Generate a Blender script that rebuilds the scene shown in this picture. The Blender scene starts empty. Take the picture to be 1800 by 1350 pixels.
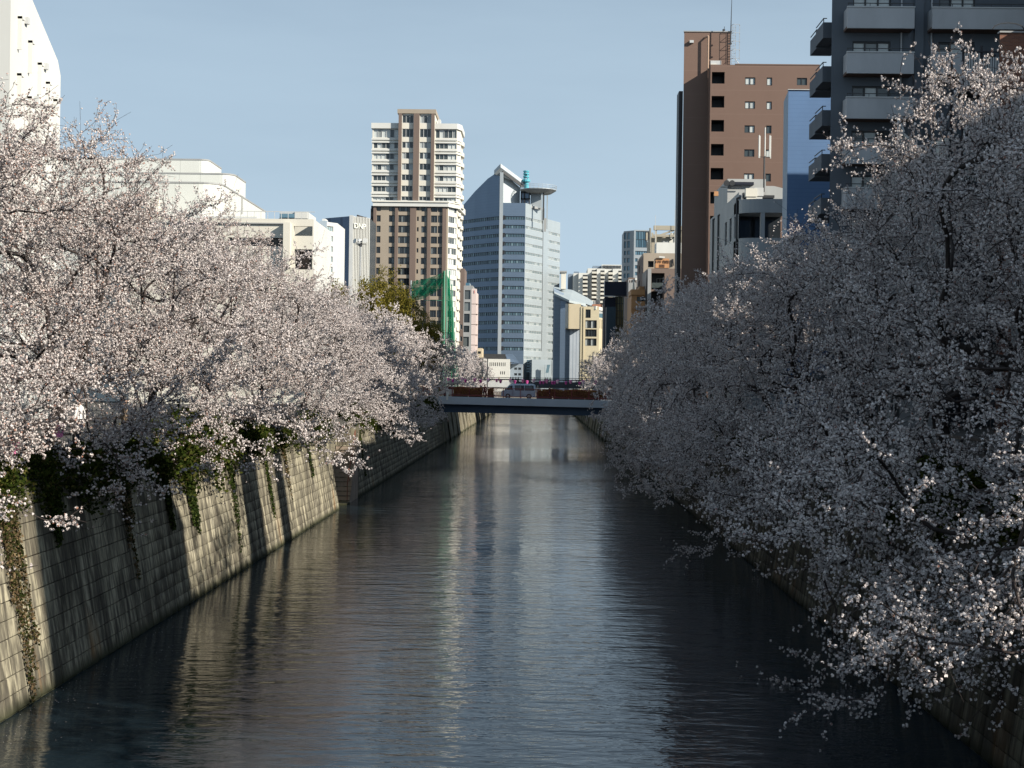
import bpy, math, random
import numpy as np
from mathutils import Vector, Matrix, Quaternion
C = bpy.context.scene.collection
SC = bpy.context.scene
R = math.radians

# ------------------------------------------------------------------ camera
FPX = 2600.0                      # focal length in photo pixels (1800 wide)
EYE = Vector((0, 0, 7.5))
YAW = math.atan2(45, FPX)
ROLL = R(0.75)
fwd = Vector((-math.sin(YAW), math.cos(YAW), 0))
rt0 = Vector((math.cos(YAW), math.sin(YAW), 0))
up0 = Vector((0, 0, 1))
rt = rt0 * math.cos(ROLL) + up0 * math.sin(ROLL)
up = up0 * math.cos(ROLL) - rt0 * math.sin(ROLL)
cam_d = bpy.data.cameras.new('camera')
cam = bpy.data.objects.new('camera', cam_d)
C.objects.link(cam)
SC.camera = cam
cam_d.sensor_width = 36
cam_d.lens = FPX / 1800 * 36
cam_d.clip_start = 0.5
cam_d.clip_end = 6000
M = Matrix.Identity(4)
for i in range(3):
    M[i][0], M[i][1], M[i][2], M[i][3] = rt[i], up[i], -fwd[i], EYE[i]
cam.matrix_world = M

# ------------------------------------------------------------------ world, sun, exposure
SUN = Vector((1.0, -0.6, 0.63)).normalized()
world = bpy.data.worlds.new('World')
SC.world = world
world.use_nodes = True
wn, wl = world.node_tree.nodes, world.node_tree.links
wn.clear()
out = wn.new('ShaderNodeOutputWorld')
bg = wn.new('ShaderNodeBackground')
bg.inputs['Strength'].default_value = 0.052
sky = wn.new('ShaderNodeTexSky')
sky.sky_type = 'NISHITA'
sky.sun_disc = False
sky.sun_elevation = math.asin(SUN.z)
sky.sun_rotation = math.atan2(SUN.x, SUN.y)
sky.altitude = 50
sky.air_density = 1.0
sky.dust_density = 0.9
sky.ozone_density = 3.0
# a thin veil of high cirrus: the lower one looks, the longer the path through it
tc = wn.new('ShaderNodeTexCoord')
sx = wn.new('ShaderNodeSeparateXYZ')
wl.new(tc.outputs['Generated'], sx.inputs[0])
def wmath(op, a, b=None):
    k = wn.new('ShaderNodeMath'); k.operation = op
    for i, v in enumerate((a, b)):
        if v is None: continue
        if isinstance(v, (int, float)): k.inputs[i].default_value = v
        else: wl.new(v, k.inputs[i])
    return k.outputs[0]
el = wmath('MAXIMUM', sx.outputs['Z'], 0.04)
mp = wn.new('ShaderNodeMapping')
mp.inputs['Scale'].default_value = (1.1, 1.1, 6.0)
mp.inputs['Rotation'].default_value = (0.06, 0.16, 0.4)
nz = wn.new('ShaderNodeTexNoise')
nz.inputs['Scale'].default_value = 2.0
nz.inputs['Detail'].default_value = 6
nz.inputs['Roughness'].default_value = 0.52
wl.new(tc.outputs['Generated'], mp.inputs['Vector'])
wl.new(mp.outputs['Vector'], nz.inputs['Vector'])
mr = wn.new('ShaderNodeMapRange')
mr.inputs['From Min'].default_value = 0.3
mr.inputs['From Max'].default_value = 0.72
mr.inputs['To Min'].default_value = 0.21
mr.inputs['To Max'].default_value = 0.42
wl.new(nz.outputs['Fac'], mr.inputs['Value'])
veil = wmath('SUBTRACT', 1.0, wmath('EXPONENT', wmath('MULTIPLY', wmath('DIVIDE', mr.outputs['Result'], el), -1.0)))
mx = wn.new('ShaderNodeMixRGB')
mx.inputs[2].default_value = (6.75, 8.75, 10.55, 1)
wl.new(veil, mx.inputs['Fac'])
wl.new(sky.outputs['Color'], mx.inputs[1])
wl.new(mx.outputs['Color'], bg.inputs['Color'])
wl.new(bg.outputs['Background'], out.inputs['Surface'])

sd = bpy.data.lights.new('sun', 'SUN')
sd.energy = 5.0
sd.angle = R(0.5)
sd.color = (1.0, 0.93, 0.82)
sun = bpy.data.objects.new('sun', sd)
C.objects.link(sun)
sun.location = (60, -40, 80)
sun.rotation_mode = 'QUATERNION'
sun.rotation_quaternion = SUN.to_track_quat('Z', 'Y')

SC.view_settings.view_transform = 'Standard'
SC.view_settings.look = 'None'
SC.view_settings.exposure = 0.5
SC.view_settings.gamma = 1.0
SC.view_settings.use_curve_mapping = False
SC.render.engine = 'CYCLES'
SC.cycles.max_bounces = 6
SC.cycles.diffuse_bounces = 1
SC.cycles.glossy_bounces = 3
SC.cycles.transmission_bounces = 3
SC.cycles.transparent_max_bounces = 8
SC.cycles.caustics_reflective = False
SC.cycles.caustics_refractive = False

# ------------------------------------------------------------------ pixel helpers
def ray(px, py):
    return fwd + rt * ((px - 900) / FPX) - up * ((py - 675) / FPX)
def at(px, py, D):
    """the point seen at photo pixel px, py at distance D up the river"""
    d = ray(px, py)
    return EYE + d * (D / d.y)
class Front:
    """a wall plane across the river axis at distance D"""
    def __init__(s, D, px, py):
        s.D, s.px, s.py = D, px, py
    def x(s, px):
        return at(px, s.py, s.D).x
    def z(s, py):
        return at(s.px, py, s.D).z
def dist_at(px, X, py=600):
    d = ray(px, py)
    return X / d.x * d.y

# ------------------------------------------------------------------ materials
def nt_new(name):
    m = bpy.data.materials.new(name)
    m.use_nodes = True
    n, l = m.node_tree.nodes, m.node_tree.links
    n.clear()
    o = n.new('ShaderNodeOutputMaterial')
    return m, n, l, o
def rgba(c):
    return (c[0], c[1], c[2], 1.0)
def sc3(c, k):
    return tuple(max(0.0, min(1.0, v * k)) for v in c)
def mat(name, col, rough=0.7, var=0.25, scale=0.6, zs=0.35, metal=0.0, bump=0.0, bscale=12.0, rnd=0.0, spec=0.3):
    """weathered surface: colour broken up by a world-space noise drawn out vertically"""
    m, n, l, o = nt_new(name)
    p = n.new('ShaderNodeBsdfPrincipled')
    p.inputs['Roughness'].default_value = rough
    p.inputs['Metallic'].default_value = metal
    p.inputs['Specular IOR Level'].default_value = spec
    g = n.new('ShaderNodeNewGeometry')
    mp = n.new('ShaderNodeMapping')
    mp.inputs['Scale'].default_value = (scale, scale, scale * zs)
    l.new(g.outputs['Position'], mp.inputs['Vector'])
    nz = n.new('ShaderNodeTexNoise')
    nz.inputs['Scale'].default_value = 1.0
    nz.inputs['Detail'].default_value = 7
    nz.inputs['Roughness'].default_value = 0.62
    l.new(mp.outputs['Vector'], nz.inputs['Vector'])
    r = n.new('ShaderNodeValToRGB')
    r.color_ramp.elements[0].position = 0.30
    r.color_ramp.elements[1].position = 0.70
    r.color_ramp.elements[0].color = rgba(sc3(col, 1 - var))
    r.color_ramp.elements[1].color = rgba(sc3(col, 1 + var * 0.5))
    l.new(nz.outputs['Fac'], r.inputs['Fac'])
    last = r.outputs['Color']
    if rnd > 0:
        oi = n.new('ShaderNodeObjectInfo')
        mr = n.new('ShaderNodeMapRange')
        mr.inputs['To Min'].default_value = 1 - rnd
        mr.inputs['To Max'].default_value = 1 + rnd
        l.new(oi.outputs['Random'], mr.inputs['Value'])
        mm = n.new('ShaderNodeVectorMath')
        mm.operation = 'SCALE'
        l.new(last, mm.inputs[0])
        l.new(mr.outputs['Result'], mm.inputs['Scale'])
        last = mm.outputs['Vector']
    l.new(last, p.inputs['Base Color'])
    if bump > 0:
        b = n.new('ShaderNodeBump')
        b.inputs['Strength'].default_value = bump
        b.inputs['Distance'].default_value = 0.03
        n2 = n.new('ShaderNodeTexNoise')
        n2.inputs['Scale'].default_value = bscale
        n2.inputs['Detail'].default_value = 5
        l.new(g.outputs['Position'], n2.inputs['Vector'])
        l.new(n2.outputs['Fac'], b.inputs['Height'])
        l.new(b.outputs['Normal'], p.inputs['Normal'])
    l.new(p.outputs['BSDF'], o.inputs['Surface'])
    return m
def mat_lined(name, col, line, pitch, width=0.06, axis=2, rough=0.45, metal=0.0, var=0.12, spec=0.4):
    """flat cladding too far off to tell its sheets apart: fine joints every `pitch` metres"""
    m = mat(name, col, rough, var, 0.25, 0.6, metal, spec=spec)
    n, l = m.node_tree.nodes, m.node_tree.links
    p = [q for q in n if q.type == 'BSDF_PRINCIPLED'][0]
    src = p.inputs['Base Color'].links[0].from_socket
    g = n.new('ShaderNodeNewGeometry')
    s = n.new('ShaderNodeSeparateXYZ')
    l.new(g.outputs['Position'], s.inputs[0])
    d = n.new('ShaderNodeMath'); d.operation = 'DIVIDE'; d.inputs[1].default_value = pitch
    if axis == 2:
        l.new(s.outputs['Z'], d.inputs[0])
    else:
        a = n.new('ShaderNodeMath'); a.operation = 'ADD'
        l.new(s.outputs['X'], a.inputs[0]); l.new(s.outputs['Y'], a.inputs[1])
        l.new(a.outputs[0], d.inputs[0])
    f = n.new('ShaderNodeMath'); f.operation = 'FRACT'
    l.new(d.outputs[0], f.inputs[0])
    c = n.new('ShaderNodeMath'); c.operation = 'LESS_THAN'; c.inputs[1].default_value = width
    l.new(f.outputs[0], c.inputs[0])
    x = n.new('ShaderNodeMixRGB'); x.inputs[2].default_value = rgba(line)
    l.new(c.outputs[0], x.inputs['Fac'])
    l.new(src, x.inputs[1])
    l.new(x.outputs['Color'], p.inputs['Base Color'])
    return m
def mat_glass(name, dark, pale, share=0.3, rough=0.08):
    """window pane: dark room behind glass, or a pale curtain, by pane"""
    m, n, l, o = nt_new(name)
    p = n.new('ShaderNodeBsdfPrincipled')
    p.inputs['Roughness'].default_value = rough
    p.inputs['Specular IOR Level'].default_value = 0.6
    oi = n.new('ShaderNodeObjectInfo')
    g = n.new('ShaderNodeNewGeometry')
    ad = n.new('ShaderNodeMath'); ad.operation = 'ADD'
    l.new(oi.outputs['Random'], ad.inputs[0])
    l.new(g.outputs['Random Per Island'], ad.inputs[1])
    fr = n.new('ShaderNodeMath'); fr.operation = 'FRACT'
    l.new(ad.outputs[0], fr.inputs[0])
    r = n.new('ShaderNodeValToRGB')
    r.color_ramp.interpolation = 'LINEAR'
    e = r.color_ramp.elements
    e[0].position = 1 - share; e[0].color = rgba(dark)
    e[1].position = min(1, 1 - share + 0.12); e[1].color = rgba(pale)
    l.new(fr.outputs[0], r.inputs['Fac'])
    l.new(r.outputs['Color'], p.inputs['Base Color'])
    l.new(p.outputs['BSDF'], o.inputs['Surface'])
    return m

# ------------------------------------------------------------------ mesh and object helpers
class MB:
    """collects quads and boxes in world space, builds ONE mesh object"""
    def __init__(s):
        s.v, s.f = [], []
    def face(s, *pts):
        i = len(s.v)
        s.v += [tuple(p) for p in pts]
        s.f.append(tuple(range(i, i + len(pts))))
    def box(s, x0, x1, y0, y1, z0, z1):
        i = len(s.v)
        s.v += [(x0, y0, z0), (x1, y0, z0), (x1, y1, z0), (x0, y1, z0), (x0, y0, z1), (x1, y0, z1), (x1, y1, z1), (x0, y1, z1)]
        s.f += [tuple(i + k for k in q) for q in ((3, 2, 1, 0), (4, 5, 6, 7), (0, 1, 5, 4), (1, 2, 6, 5), (2, 3, 7, 6), (3, 0, 4, 7))]
        return s
    def prism(s, poly, z0, z1):
        """vertical prism over a plan polygon (counter-clockwise); z1 may be a list"""
        n = len(poly)
        zt = z1 if isinstance(z1, (list, tuple)) else [z1] * n
        i = len(s.v)
        s.v += [(p[0], p[1], z0) for p in poly] + [(p[0], p[1], z) for p, z in zip(poly, zt)]
        s.f.append(tuple(i + k for k in reversed(range(n))))
        s.f.append(tuple(i + n + k for k in range(n)))
        for k in range(n):
            k2 = (k + 1) % n
            s.f.append((i + k, i + k2, i + n + k2, i + n + k))
        return s
    def bar(s, a, b, w, h=None):
        """square bar between two points"""
        a, b = Vector(a), Vector(b)
        h = h or w
        d = (b - a).normalized()
        u = d.cross(Vector((0, 0, 1)))
        if u.length < 1e-4:
            u = Vector((1, 0, 0))
        u.normalize()
        t = u.cross(d)
        i = len(s.v)
        for p in (a, b):
            for (x, y) in ((-1, -1), (1, -1), (1, 1), (-1, 1)):
                s.v.append(tuple(p + u * (x * w / 2) + t * (y * h / 2)))
        s.f += [tuple(i + k for k in q) for q in ((3, 2, 1, 0), (4, 5, 6, 7), (0, 1, 5, 4), (1, 2, 6, 5), (2, 3, 7, 6), (3, 0, 4, 7))]
        return s
    def tube(s, a, b, ra, rb, n=8):
        a, b = Vector(a), Vector(b)
        d = (b - a).normalized()
        u = d.orthogonal().normalized()
        t = d.cross(u)
        i = len(s.v)
        for p, r in ((a, ra), (b, rb)):
            for k in range(n):
                an = 2 * math.pi * k / n
                s.v.append(tuple(p + u * (r * math.cos(an)) + t * (r * math.sin(an))))
        for k in range(n):
            k2 = (k + 1) % n
            s.f.append((i + k, i + k2, i + n + k2, i + n + k))
        s.f.append(tuple(i + k for k in reversed(range(n))))
        s.f.append(tuple(i + n + k for k in range(n)))
        return s
    def grid(s, O, U, N, W, z0, z1, holes, depth):
        """wall with real openings: front cut round the holes, reveals running `depth` inwards"""
        O, U, N = Vector(O), Vector(U), Vector(N)
        us = sorted({0.0, W} | {round(min(max(h[i], 0), W), 4) for h in holes for i in (0, 1)})
        zs = sorted({z0, z1} | {round(min(max(h[i], z0), z1), 4) for h in holes for i in (2, 3)})
        def P(u, z, d=0.0):
            p = O + U * u - N * d
            return (p.x, p.y, z)
        for b in range(len(zs) - 1):
            zc = (zs[b] + zs[b + 1]) / 2
            run = None
            for a in range(len(us) - 1):
                uc = (us[a] + us[a + 1]) / 2
                solid = not any(h[0] < uc < h[1] and h[2] < zc < h[3] for h in holes)
                if solid and run is None:
                    run = us[a]
                if run is not None and (not solid or a == len(us) - 2):
                    e = us[a + 1] if solid else us[a]
                    s.face(P(run, zs[b]), P(e, zs[b]), P(e, zs[b + 1]), P(run, zs[b + 1]))
                    run = None
        for h in holes:
            d = h[4] if len(h) > 4 else depth
            u0, u1, a, b = h[:4]
            s.face(P(u0, a), P(u0, b), P(u0, b, d), P(u0, a, d))
            s.face(P(u1, a, d), P(u1, b, d), P(u1, b), P(u1, a))
            s.face(P(u0, a, d), P(u1, a, d), P(u1, a), P(u0, a))
            s.face(P(u0, b), P(u1, b), P(u1, b, d), P(u0, b, d))
        return s
    def build(s, name, m, parent=None, smooth=False):
        base = Vector((0, 0, 0))
        q = parent
        while q is not None:
            base += q.location
            q = q.parent
        me = bpy.data.meshes.new(name)
        me.from_pydata([(a - base.x, b - base.y, c - base.z) for a, b, c in s.v], [], s.f)
        for x in (m if isinstance(m, (list, tuple)) else [m]):
            me.materials.append(x)
        if smooth:
            me.shade_smooth()
        o = bpy.data.objects.new(name, me)
        C.objects.link(o)
        o.parent = parent
        return o
def tag(o, label=None, cat=None, group=None, kind=None):
    for k, v in (('label', label), ('category', cat), ('group', group), ('kind', kind)):
        if v:
            o[k] = v
    return o
def thing(name, loc, label, cat, group=None):
    o = bpy.data.objects.new(name, None)
    C.objects.link(o)
    o.empty_display_size = 0.3
    o.location = loc
    return tag(o, label, cat, group)
def link(name, me, parent, mtx=None):
    o = bpy.data.objects.new(name, me)
    C.objects.link(o)
    o.parent = parent
    if mtx is not None:
        o.matrix_basis = mtx
    return o
def copy_tree(o, parent=None):
    c = o.copy()
    C.objects.link(c)
    c.parent = parent
    for ch in list(o.children):
        copy_tree(ch, c)
    return c

WIN = {}
def window(par, O, U, N, u0, u1, z0, z1, cols, mf, mg, depth=0.15, rows=1, fw=0.06):
    """a window in an opening: frame with mullions, its pane a sub-part; alike windows share meshes"""
    w, h = round(u1 - u0, 2), round(z1 - z0, 2)
    key = (w, h, cols, rows, mf.name, mg.name, depth, fw)
    if key not in WIN:
        b = MB()
        t = fw
        for i in range(cols + 1):
            c = min(max(w * i / cols, t / 2), w - t / 2)
            b.box(c - t / 2, c + t / 2, depth * 0.45, depth + 0.02, 0, h)
        for j in range(rows + 1):
            c = min(max(h * j / rows, t / 2), h - t / 2)
            b.box(0, w, depth * 0.5, depth + 0.02, c - t / 2, c + t / 2)
        me = bpy.data.meshes.new('window')
        me.from_pydata(b.v, [], b.f); me.materials.append(mf)
        g = MB()
        for i in range(cols):
            for j in range(rows):
                a0, a1, c0, c1 = w * i / cols, w * (i + 1) / cols, h * j / rows, h * (j + 1) / rows
                g.face((a0, depth, c0), (a1, depth, c0), (a1, depth, c1), (a0, depth, c1))
        mg_ = bpy.data.meshes.new('pane')
        mg_.from_pydata(g.v, [], g.f); mg_.materials.append(mg)
        WIN[key] = (me, mg_)
    me, gm = WIN[key]
    O, U, N = Vector(O), Vector(U), Vector(N)
    p = O + U * u0 - par.location
    mx = Matrix(((U.x, -N.x, 0, p.x), (U.y, -N.y, 0, p.y), (0, 0, 1, z0 - par.location.z), (0, 0, 0, 1)))
    f = link('window', me, par, mx)
    link('pane', gm, f)
    return f
def facade(par, name, m, P0, P1, z0, z1, wins, mf, mg, depth=0.15, fw=0.06):
    """wall from P0 to P1 (outside on the right hand of P0->P1 seen from above is -N); wins: (u0,u1,z0,z1,cols[,rows])"""
    P0, P1 = Vector((P0[0], P0[1], 0)), Vector((P1[0], P1[1], 0))
    U = (P1 - P0); W = U.length; U.normalize()
    N = Vector((U.y, -U.x, 0))
    o = MB().grid(P0, U, N, W, z0, z1, [w[:4] for w in wins], depth).build(name, m, par)
    for w in wins:
        if w[4] > 0:
            window(par, P0, U, N, w[0], w[1], w[2], w[3], w[4], mf, mg, depth, w[5] if len(w) > 5 else 1, fw)
    return o
# ------------------------------------------------------------------ fast mesh from arrays
def np_mesh(name, verts, quads, mats, midx=None, smooth=False):
    """verts (n,3), quads (m,4) int; vectorised"""
    me = bpy.data.meshes.new(name)
    n, m = len(verts), len(quads)
    k = quads.shape[1]
    me.vertices.add(n)
    me.vertices.foreach_set('co', np.ascontiguousarray(verts, dtype=np.float32).ravel())
    me.loops.add(m * k)
    me.loops.foreach_set('vertex_index', np.ascontiguousarray(quads, dtype=np.int32).ravel())
    me.polygons.add(m)
    me.polygons.foreach_set('loop_start', np.arange(0, m * k, k, dtype=np.int32))
    me.polygons.foreach_set('loop_total', np.full(m, k, dtype=np.int32))
    if midx is not None:
        me.polygons.foreach_set('material_index', np.ascontiguousarray(midx, dtype=np.int32))
    if smooth:
        me.polygons.foreach_set('use_smooth', np.ones(m, dtype=bool))
    me.update(calc_edges=True)
    for x in mats:
        me.materials.append(x)
    return me
def unit(v):
    return v / np.maximum(np.linalg.norm(v, axis=-1, keepdims=True), 1e-9)
def leaf_quads(rng, pts, half, stretch=1.0, flat=0.0, axis=None, facing=None):
    """one kite-shaped leaf or petal cluster per point, turned at random; axis pulls its length along a direction"""
    n = len(pts)
    a = unit(rng.normal(size=(n, 3)))
    if axis is not None:
        a = unit(a * 0.6 + axis)
    b = rng.normal(size=(n, 3))
    if flat > 0:
        b[:, 2] *= (1 - flat)
    if facing is not None:            # petals lie over their cluster like the skin of a ball
        a = unit(np.cross(facing, a)); b = np.cross(facing, a)
    b = unit(b - a * np.sum(a * b, axis=1, keepdims=True))
    s = (half * rng.uniform(0.65, 1.35, size=(n, 1)))
    L = s * stretch
    c = np.cross(a, b)
    v = np.stack([pts - a * L, pts + b * s + c * s * 0.25, pts + a * L, pts - b * s + c * s * 0.25], axis=1).reshape(-1, 3)
    q = np.arange(n * 4).reshape(n, 4)
    return v, q
def tubes(P, Q, rp, rq, sides):
    """one frustum per edge P->Q"""
    n = len(P)
    d = unit(Q - P)
    h = np.where(np.abs(d[:, 2:3]) > 0.9, np.array([[1.0, 0, 0]]), np.array([[0, 0, 1.0]]))
    u = unit(np.cross(d, h))
    t = np.cross(d, u)
    an = np.arange(sides) * 2 * np.pi / sides
    cs, sn = np.cos(an)[None, :, None], np.sin(an)[None, :, None]
    ring = u[:, None, :] * cs + t[:, None, :] * sn
    A = P[:, None, :] + ring * rp[:, None, None]
    B = Q[:, None, :] + ring * rq[:, None, None]
    v = np.concatenate([A, B], axis=1).reshape(-1, 3)
    k = np.arange(sides)
    k2 = (k + 1) % sides
    f = np.stack([k, k2, k2 + sides, k + sides], axis=1)
    q = (f[None] + (np.arange(n) * 2 * sides)[:, None, None]).reshape(-1, 4)
    return v, q

def mat_leaf(name, ramp, transl=0.35, rough=0.6):
    """leaf or petal: colour by piece, light passing through"""
    m, n, l, o = nt_new(name)
    g = n.new('ShaderNodeNewGeometry')
    r = n.new('ShaderNodeValToRGB')
    e = r.color_ramp.elements
    while len(e) < len(ramp):
        e.new(0.5)
    for el, (p, c) in zip(e, ramp):
        el.position = p; el.color = rgba(c)
    l.new(g.outputs['Random Per Island'], r.inputs['Fac'])
    d = n.new('ShaderNodeBsdfDiffuse')
    t = n.new('ShaderNodeBsdfTranslucent')
    x = n.new('ShaderNodeMixShader')
    x.inputs[0].default_value = transl
    l.new(r.outputs['Color'], d.inputs['Color'])
    l.new(r.outputs['Color'], t.inputs['Color'])
    l.new(d.outputs[0], x.inputs[1]); l.new(t.outputs[0], x.inputs[2])
    l.new(x.outputs[0], o.inputs['Surface'])
    return m

# ------------------------------------------------------------------ ground and water
XL, XR, BAT, WTOP, BANK = -11.55, 9.15, 0.17, 4.8, 5.2
RIVER_END = 428
M_ground = mat('ground_asphalt', (0.10, 0.095, 0.085), 0.9, 0.4, 0.5, 1.0, bump=0.4)
g = MB()
for side, xs in ((-1, (-12.34, -13.3, -60, -2600)), (1, (9.94, 10.9, 60, 2600))):
    zz = (4.74, 5.16, 5.2, 5.2)
    for i in range(3):
        a, b, za, zb = xs[i], xs[i + 1], zz[i], zz[i + 1]
        pts = [(a, -90, za), (b, -90, zb), (b, RIVER_END, zb), (a, RIVER_END, za)]
        g.face(*(pts if side > 0 else pts[::-1]))
g.face((-2600, RIVER_END, 5.2), (2600, RIVER_END, 5.2), (2600, 5200, 5.2), (-2600, 5200, 5.2))
tag(g.build('ground', M_ground), kind='structure')
M_bank = mat('bank_concrete', (0.25, 0.23, 0.2), 0.9, 0.4, 0.5, 0.4)
e = MB(); e.box(-14, 11.6, RIVER_END, RIVER_END + 1, -1, 5.18)
tag(e.build('river_end_wall', M_bank), kind='structure')

def water_material():
    m, n, l, o = nt_new('river_water')
    p = n.new('ShaderNodeBsdfPrincipled')
    p.inputs['Base Color'].default_value = (0.011, 0.020, 0.027, 1)
    p.inputs['Roughness'].default_value = 0.045
    p.inputs['IOR'].default_value = 1.333
    p.inputs['Specular IOR Level'].default_value = 0.5
    g = n.new('ShaderNodeNewGeometry')
    def noise(sx, sy, detail, rough, dist=0.0, rot=0.0):
        mp = n.new('ShaderNodeMapping')
        mp.inputs['Scale'].default_value = (sx, sy, 1)
        mp.inputs['Rotation'].default_value = (0, 0, rot)
        l.new(g.outputs['Position'], mp.inputs['Vector'])
        z = n.new('ShaderNodeTexNoise')
        z.inputs['Scale'].default_value = 1
        z.inputs['Detail'].default_value = detail
        z.inputs['Roughness'].default_value = rough
        z.inputs['Distortion'].default_value = dist
        l.new(mp.outputs['Vector'], z.inputs['Vector'])
        return z.outputs['Fac']
    def mth(op, a, b):
        k = n.new('ShaderNodeMath'); k.operation = op
        for i, v in enumerate((a, b)):
            if isinstance(v, (int, float)):
                k.inputs[i].default_value = v
            else:
                l.new(v, k.inputs[i])
        return k.outputs[0]
    big = noise(0.35, 0.9, 2, 0.5, 0.6, 0.1)
    mid = noise(1.0, 3.0, 3, 0.55, 0.4, -0.12)
    fine = noise(3.4, 8.5, 2, 0.5, 0.2, 0.08)
    wind = n.new('ShaderNodeMapRange')
    wind.inputs['From Min'].default_value = 0.35
    wind.inputs['From Max'].default_value = 0.65
    wind.inputs['To Min'].default_value = 0.30
    wind.inputs['To Max'].default_value = 1.35
    l.new(noise(0.06, 0.035, 2, 0.5, 0.5), wind.inputs['Value'])
    h = mth('ADD', mth('MULTIPLY', big, 0.085), mth('ADD', mth('MULTIPLY', mid, 0.052), mth('MULTIPLY', fine, 0.010)))
    h = mth('MULTIPLY', mth('MULTIPLY', h, wind.outputs['Result']), 0.52)
    b = n.new('ShaderNodeBump')
    b.inputs['Strength'].default_value = 1.0
    b.inputs['Distance'].default_value = 1.0
    l.new(h, b.inputs['Height'])
    l.new(b.outputs['Normal'], p.inputs['Normal'])
    l.new(p.outputs['BSDF'], o.inputs['Surface'])
    return m
w = MB(); w.face((-13.5, -90, 0), (11.5, -90, 0), (11.5, RIVER_END + 0.5, 0), (-13.5, RIVER_END + 0.5, 0))
tag(w.build('water', water_material()), kind='structure')

# ------------------------------------------------------------------ river walls of concrete blocks
def wall_material(name='wall_concrete', tone=1.0):
    m, n, l, o = nt_new(name)
    p = n.new('ShaderNodeBsdfPrincipled')
    p.inputs['Roughness'].default_value = 0.9
    p.inputs['Specular IOR Level'].default_value = 0.15
    g = n.new('ShaderNodeNewGeometry')
    def noise(s, detail=6, rough=0.6, dist=0.0):
        mp = n.new('ShaderNodeMapping'); mp.inputs['Scale'].default_value = s
        l.new(g.outputs['Position'], mp.inputs['Vector'])
        z = n.new('ShaderNodeTexNoise'); z.inputs['Scale'].default_value = 1
        z.inputs['Detail'].default_value = detail; z.inputs['Roughness'].default_value = rough
        z.inputs['Distortion'].default_value = dist
        l.new(mp.outputs['Vector'], z.inputs['Vector'])
        return z.outputs['Fac']
    def ramp(f, stops):
        r = n.new('ShaderNodeValToRGB'); e = r.color_ramp.elements
        while len(e) < len(stops):
            e.new(0.5)
        for el, (a, c) in zip(e, stops):
            el.position = a; el.color = rgba(c)
        l.new(f, r.inputs['Fac'])
        return r.outputs['Color']
    def mix(f, a, b, mode='MIX'):
        x = n.new('ShaderNodeMixRGB'); x.blend_type = mode
        for i, v in ((0, f), (1, a), (2, b)):
            if isinstance(v, (int, float)):
                x.inputs[i].default_value = v
            elif isinstance(v, tuple):
                x.inputs[i].default_value = rgba(v)
            else:
                l.new(v, x.inputs[i])
        return x.outputs['Color']
    base = ramp(noise((0.8, 0.8, 0.5), 8, 0.65), [(0.3, (0.33, 0.30, 0.21)), (0.55, (0.45, 0.41, 0.295)), (0.75, (0.54, 0.495, 0.37))])
    # rain streaks, run-off from the planting above, rust, and a tide band
    st = ramp(noise((2.2, 2.2, 0.16), 7, 0.62), [(0.44, (1, 1, 1)), (0.56, (0, 0, 0))])
    st2 = ramp(noise((7.0, 7.0, 0.35), 5, 0.6), [(0.40, (0.75, 0.75, 0.75)), (0.58, (0, 0, 0))])
    c = mix(st, base, (0.15, 0.135, 0.10))
    c = mix(st2, c, (0.07, 0.062, 0.05))
    rust = ramp(noise((0.5, 0.5, 0.06), 3, 0.5, 0.3), [(0.60, (0, 0, 0)), (0.74, (0.75, 0.75, 0.75))])
    sp = n.new('ShaderNodeSeparateXYZ'); l.new(g.outputs['Position'], sp.inputs[0])
    low = n.new('ShaderNodeMapRange'); low.inputs['From Min'].default_value = 1.9; low.inputs['From Max'].default_value = 0.3
    l.new(sp.outputs['Z'], low.inputs['Value'])
    rl = n.new('ShaderNodeMath'); rl.operation = 'MULTIPLY'; l.new(rust, rl.inputs[0]); l.new(low.outputs['Result'], rl.inputs[1])
    c = mix(rl.outputs[0], c, (0.34, 0.17, 0.055))
    top = n.new('ShaderNodeMapRange'); top.inputs['From Min'].default_value = 3.4; top.inputs['From Max'].default_value = 4.9
    top.inputs['To Max'].default_value = 0.75
    l.new(sp.outputs['Z'], top.inputs['Value'])
    tn = n.new('ShaderNodeMath'); tn.operation = 'MULTIPLY'; l.new(top.outputs['Result'], tn.inputs[0])
    l.new(ramp(noise((5, 5, 0.5), 5, 0.6), [(0.42, (0, 0, 0)), (0.6, (1, 1, 1))]), tn.inputs[1])
    c = mix(tn.outputs[0], c, (0.085, 0.075, 0.045))
    tide = n.new('ShaderNodeMapRange'); tide.inputs['From Min'].default_value = 0.32; tide.inputs['From Max'].default_value = 0.05
    l.new(sp.outputs['Z'], tide.inputs['Value'])
    c = mix(tide.outputs['Result'], c, (0.06, 0.062, 0.035))
    oi = n.new('ShaderNodeObjectInfo')
    ad = n.new('ShaderNodeMath'); ad.operation = 'ADD'; l.new(oi.outputs['Random'], ad.inputs[0]); l.new(g.outputs['Random Per Island'], ad.inputs[1])
    fr = n.new('ShaderNodeMath'); fr.operation = 'FRACT'; l.new(ad.outputs[0], fr.inputs[0])
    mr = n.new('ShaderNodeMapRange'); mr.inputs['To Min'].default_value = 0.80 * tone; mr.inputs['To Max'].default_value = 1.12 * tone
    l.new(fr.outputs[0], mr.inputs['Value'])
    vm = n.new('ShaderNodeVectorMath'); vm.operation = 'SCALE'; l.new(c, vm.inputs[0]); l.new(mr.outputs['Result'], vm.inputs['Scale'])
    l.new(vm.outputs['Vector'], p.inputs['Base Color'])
    b = n.new('ShaderNodeBump'); b.inputs['Strength'].default_value = 0.5; b.inputs['Distance'].default_value = 0.02
    l.new(noise((9, 9, 4), 6, 0.7), b.inputs['Height']); l.new(b.outputs['Normal'], p.inputs['Normal'])
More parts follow.
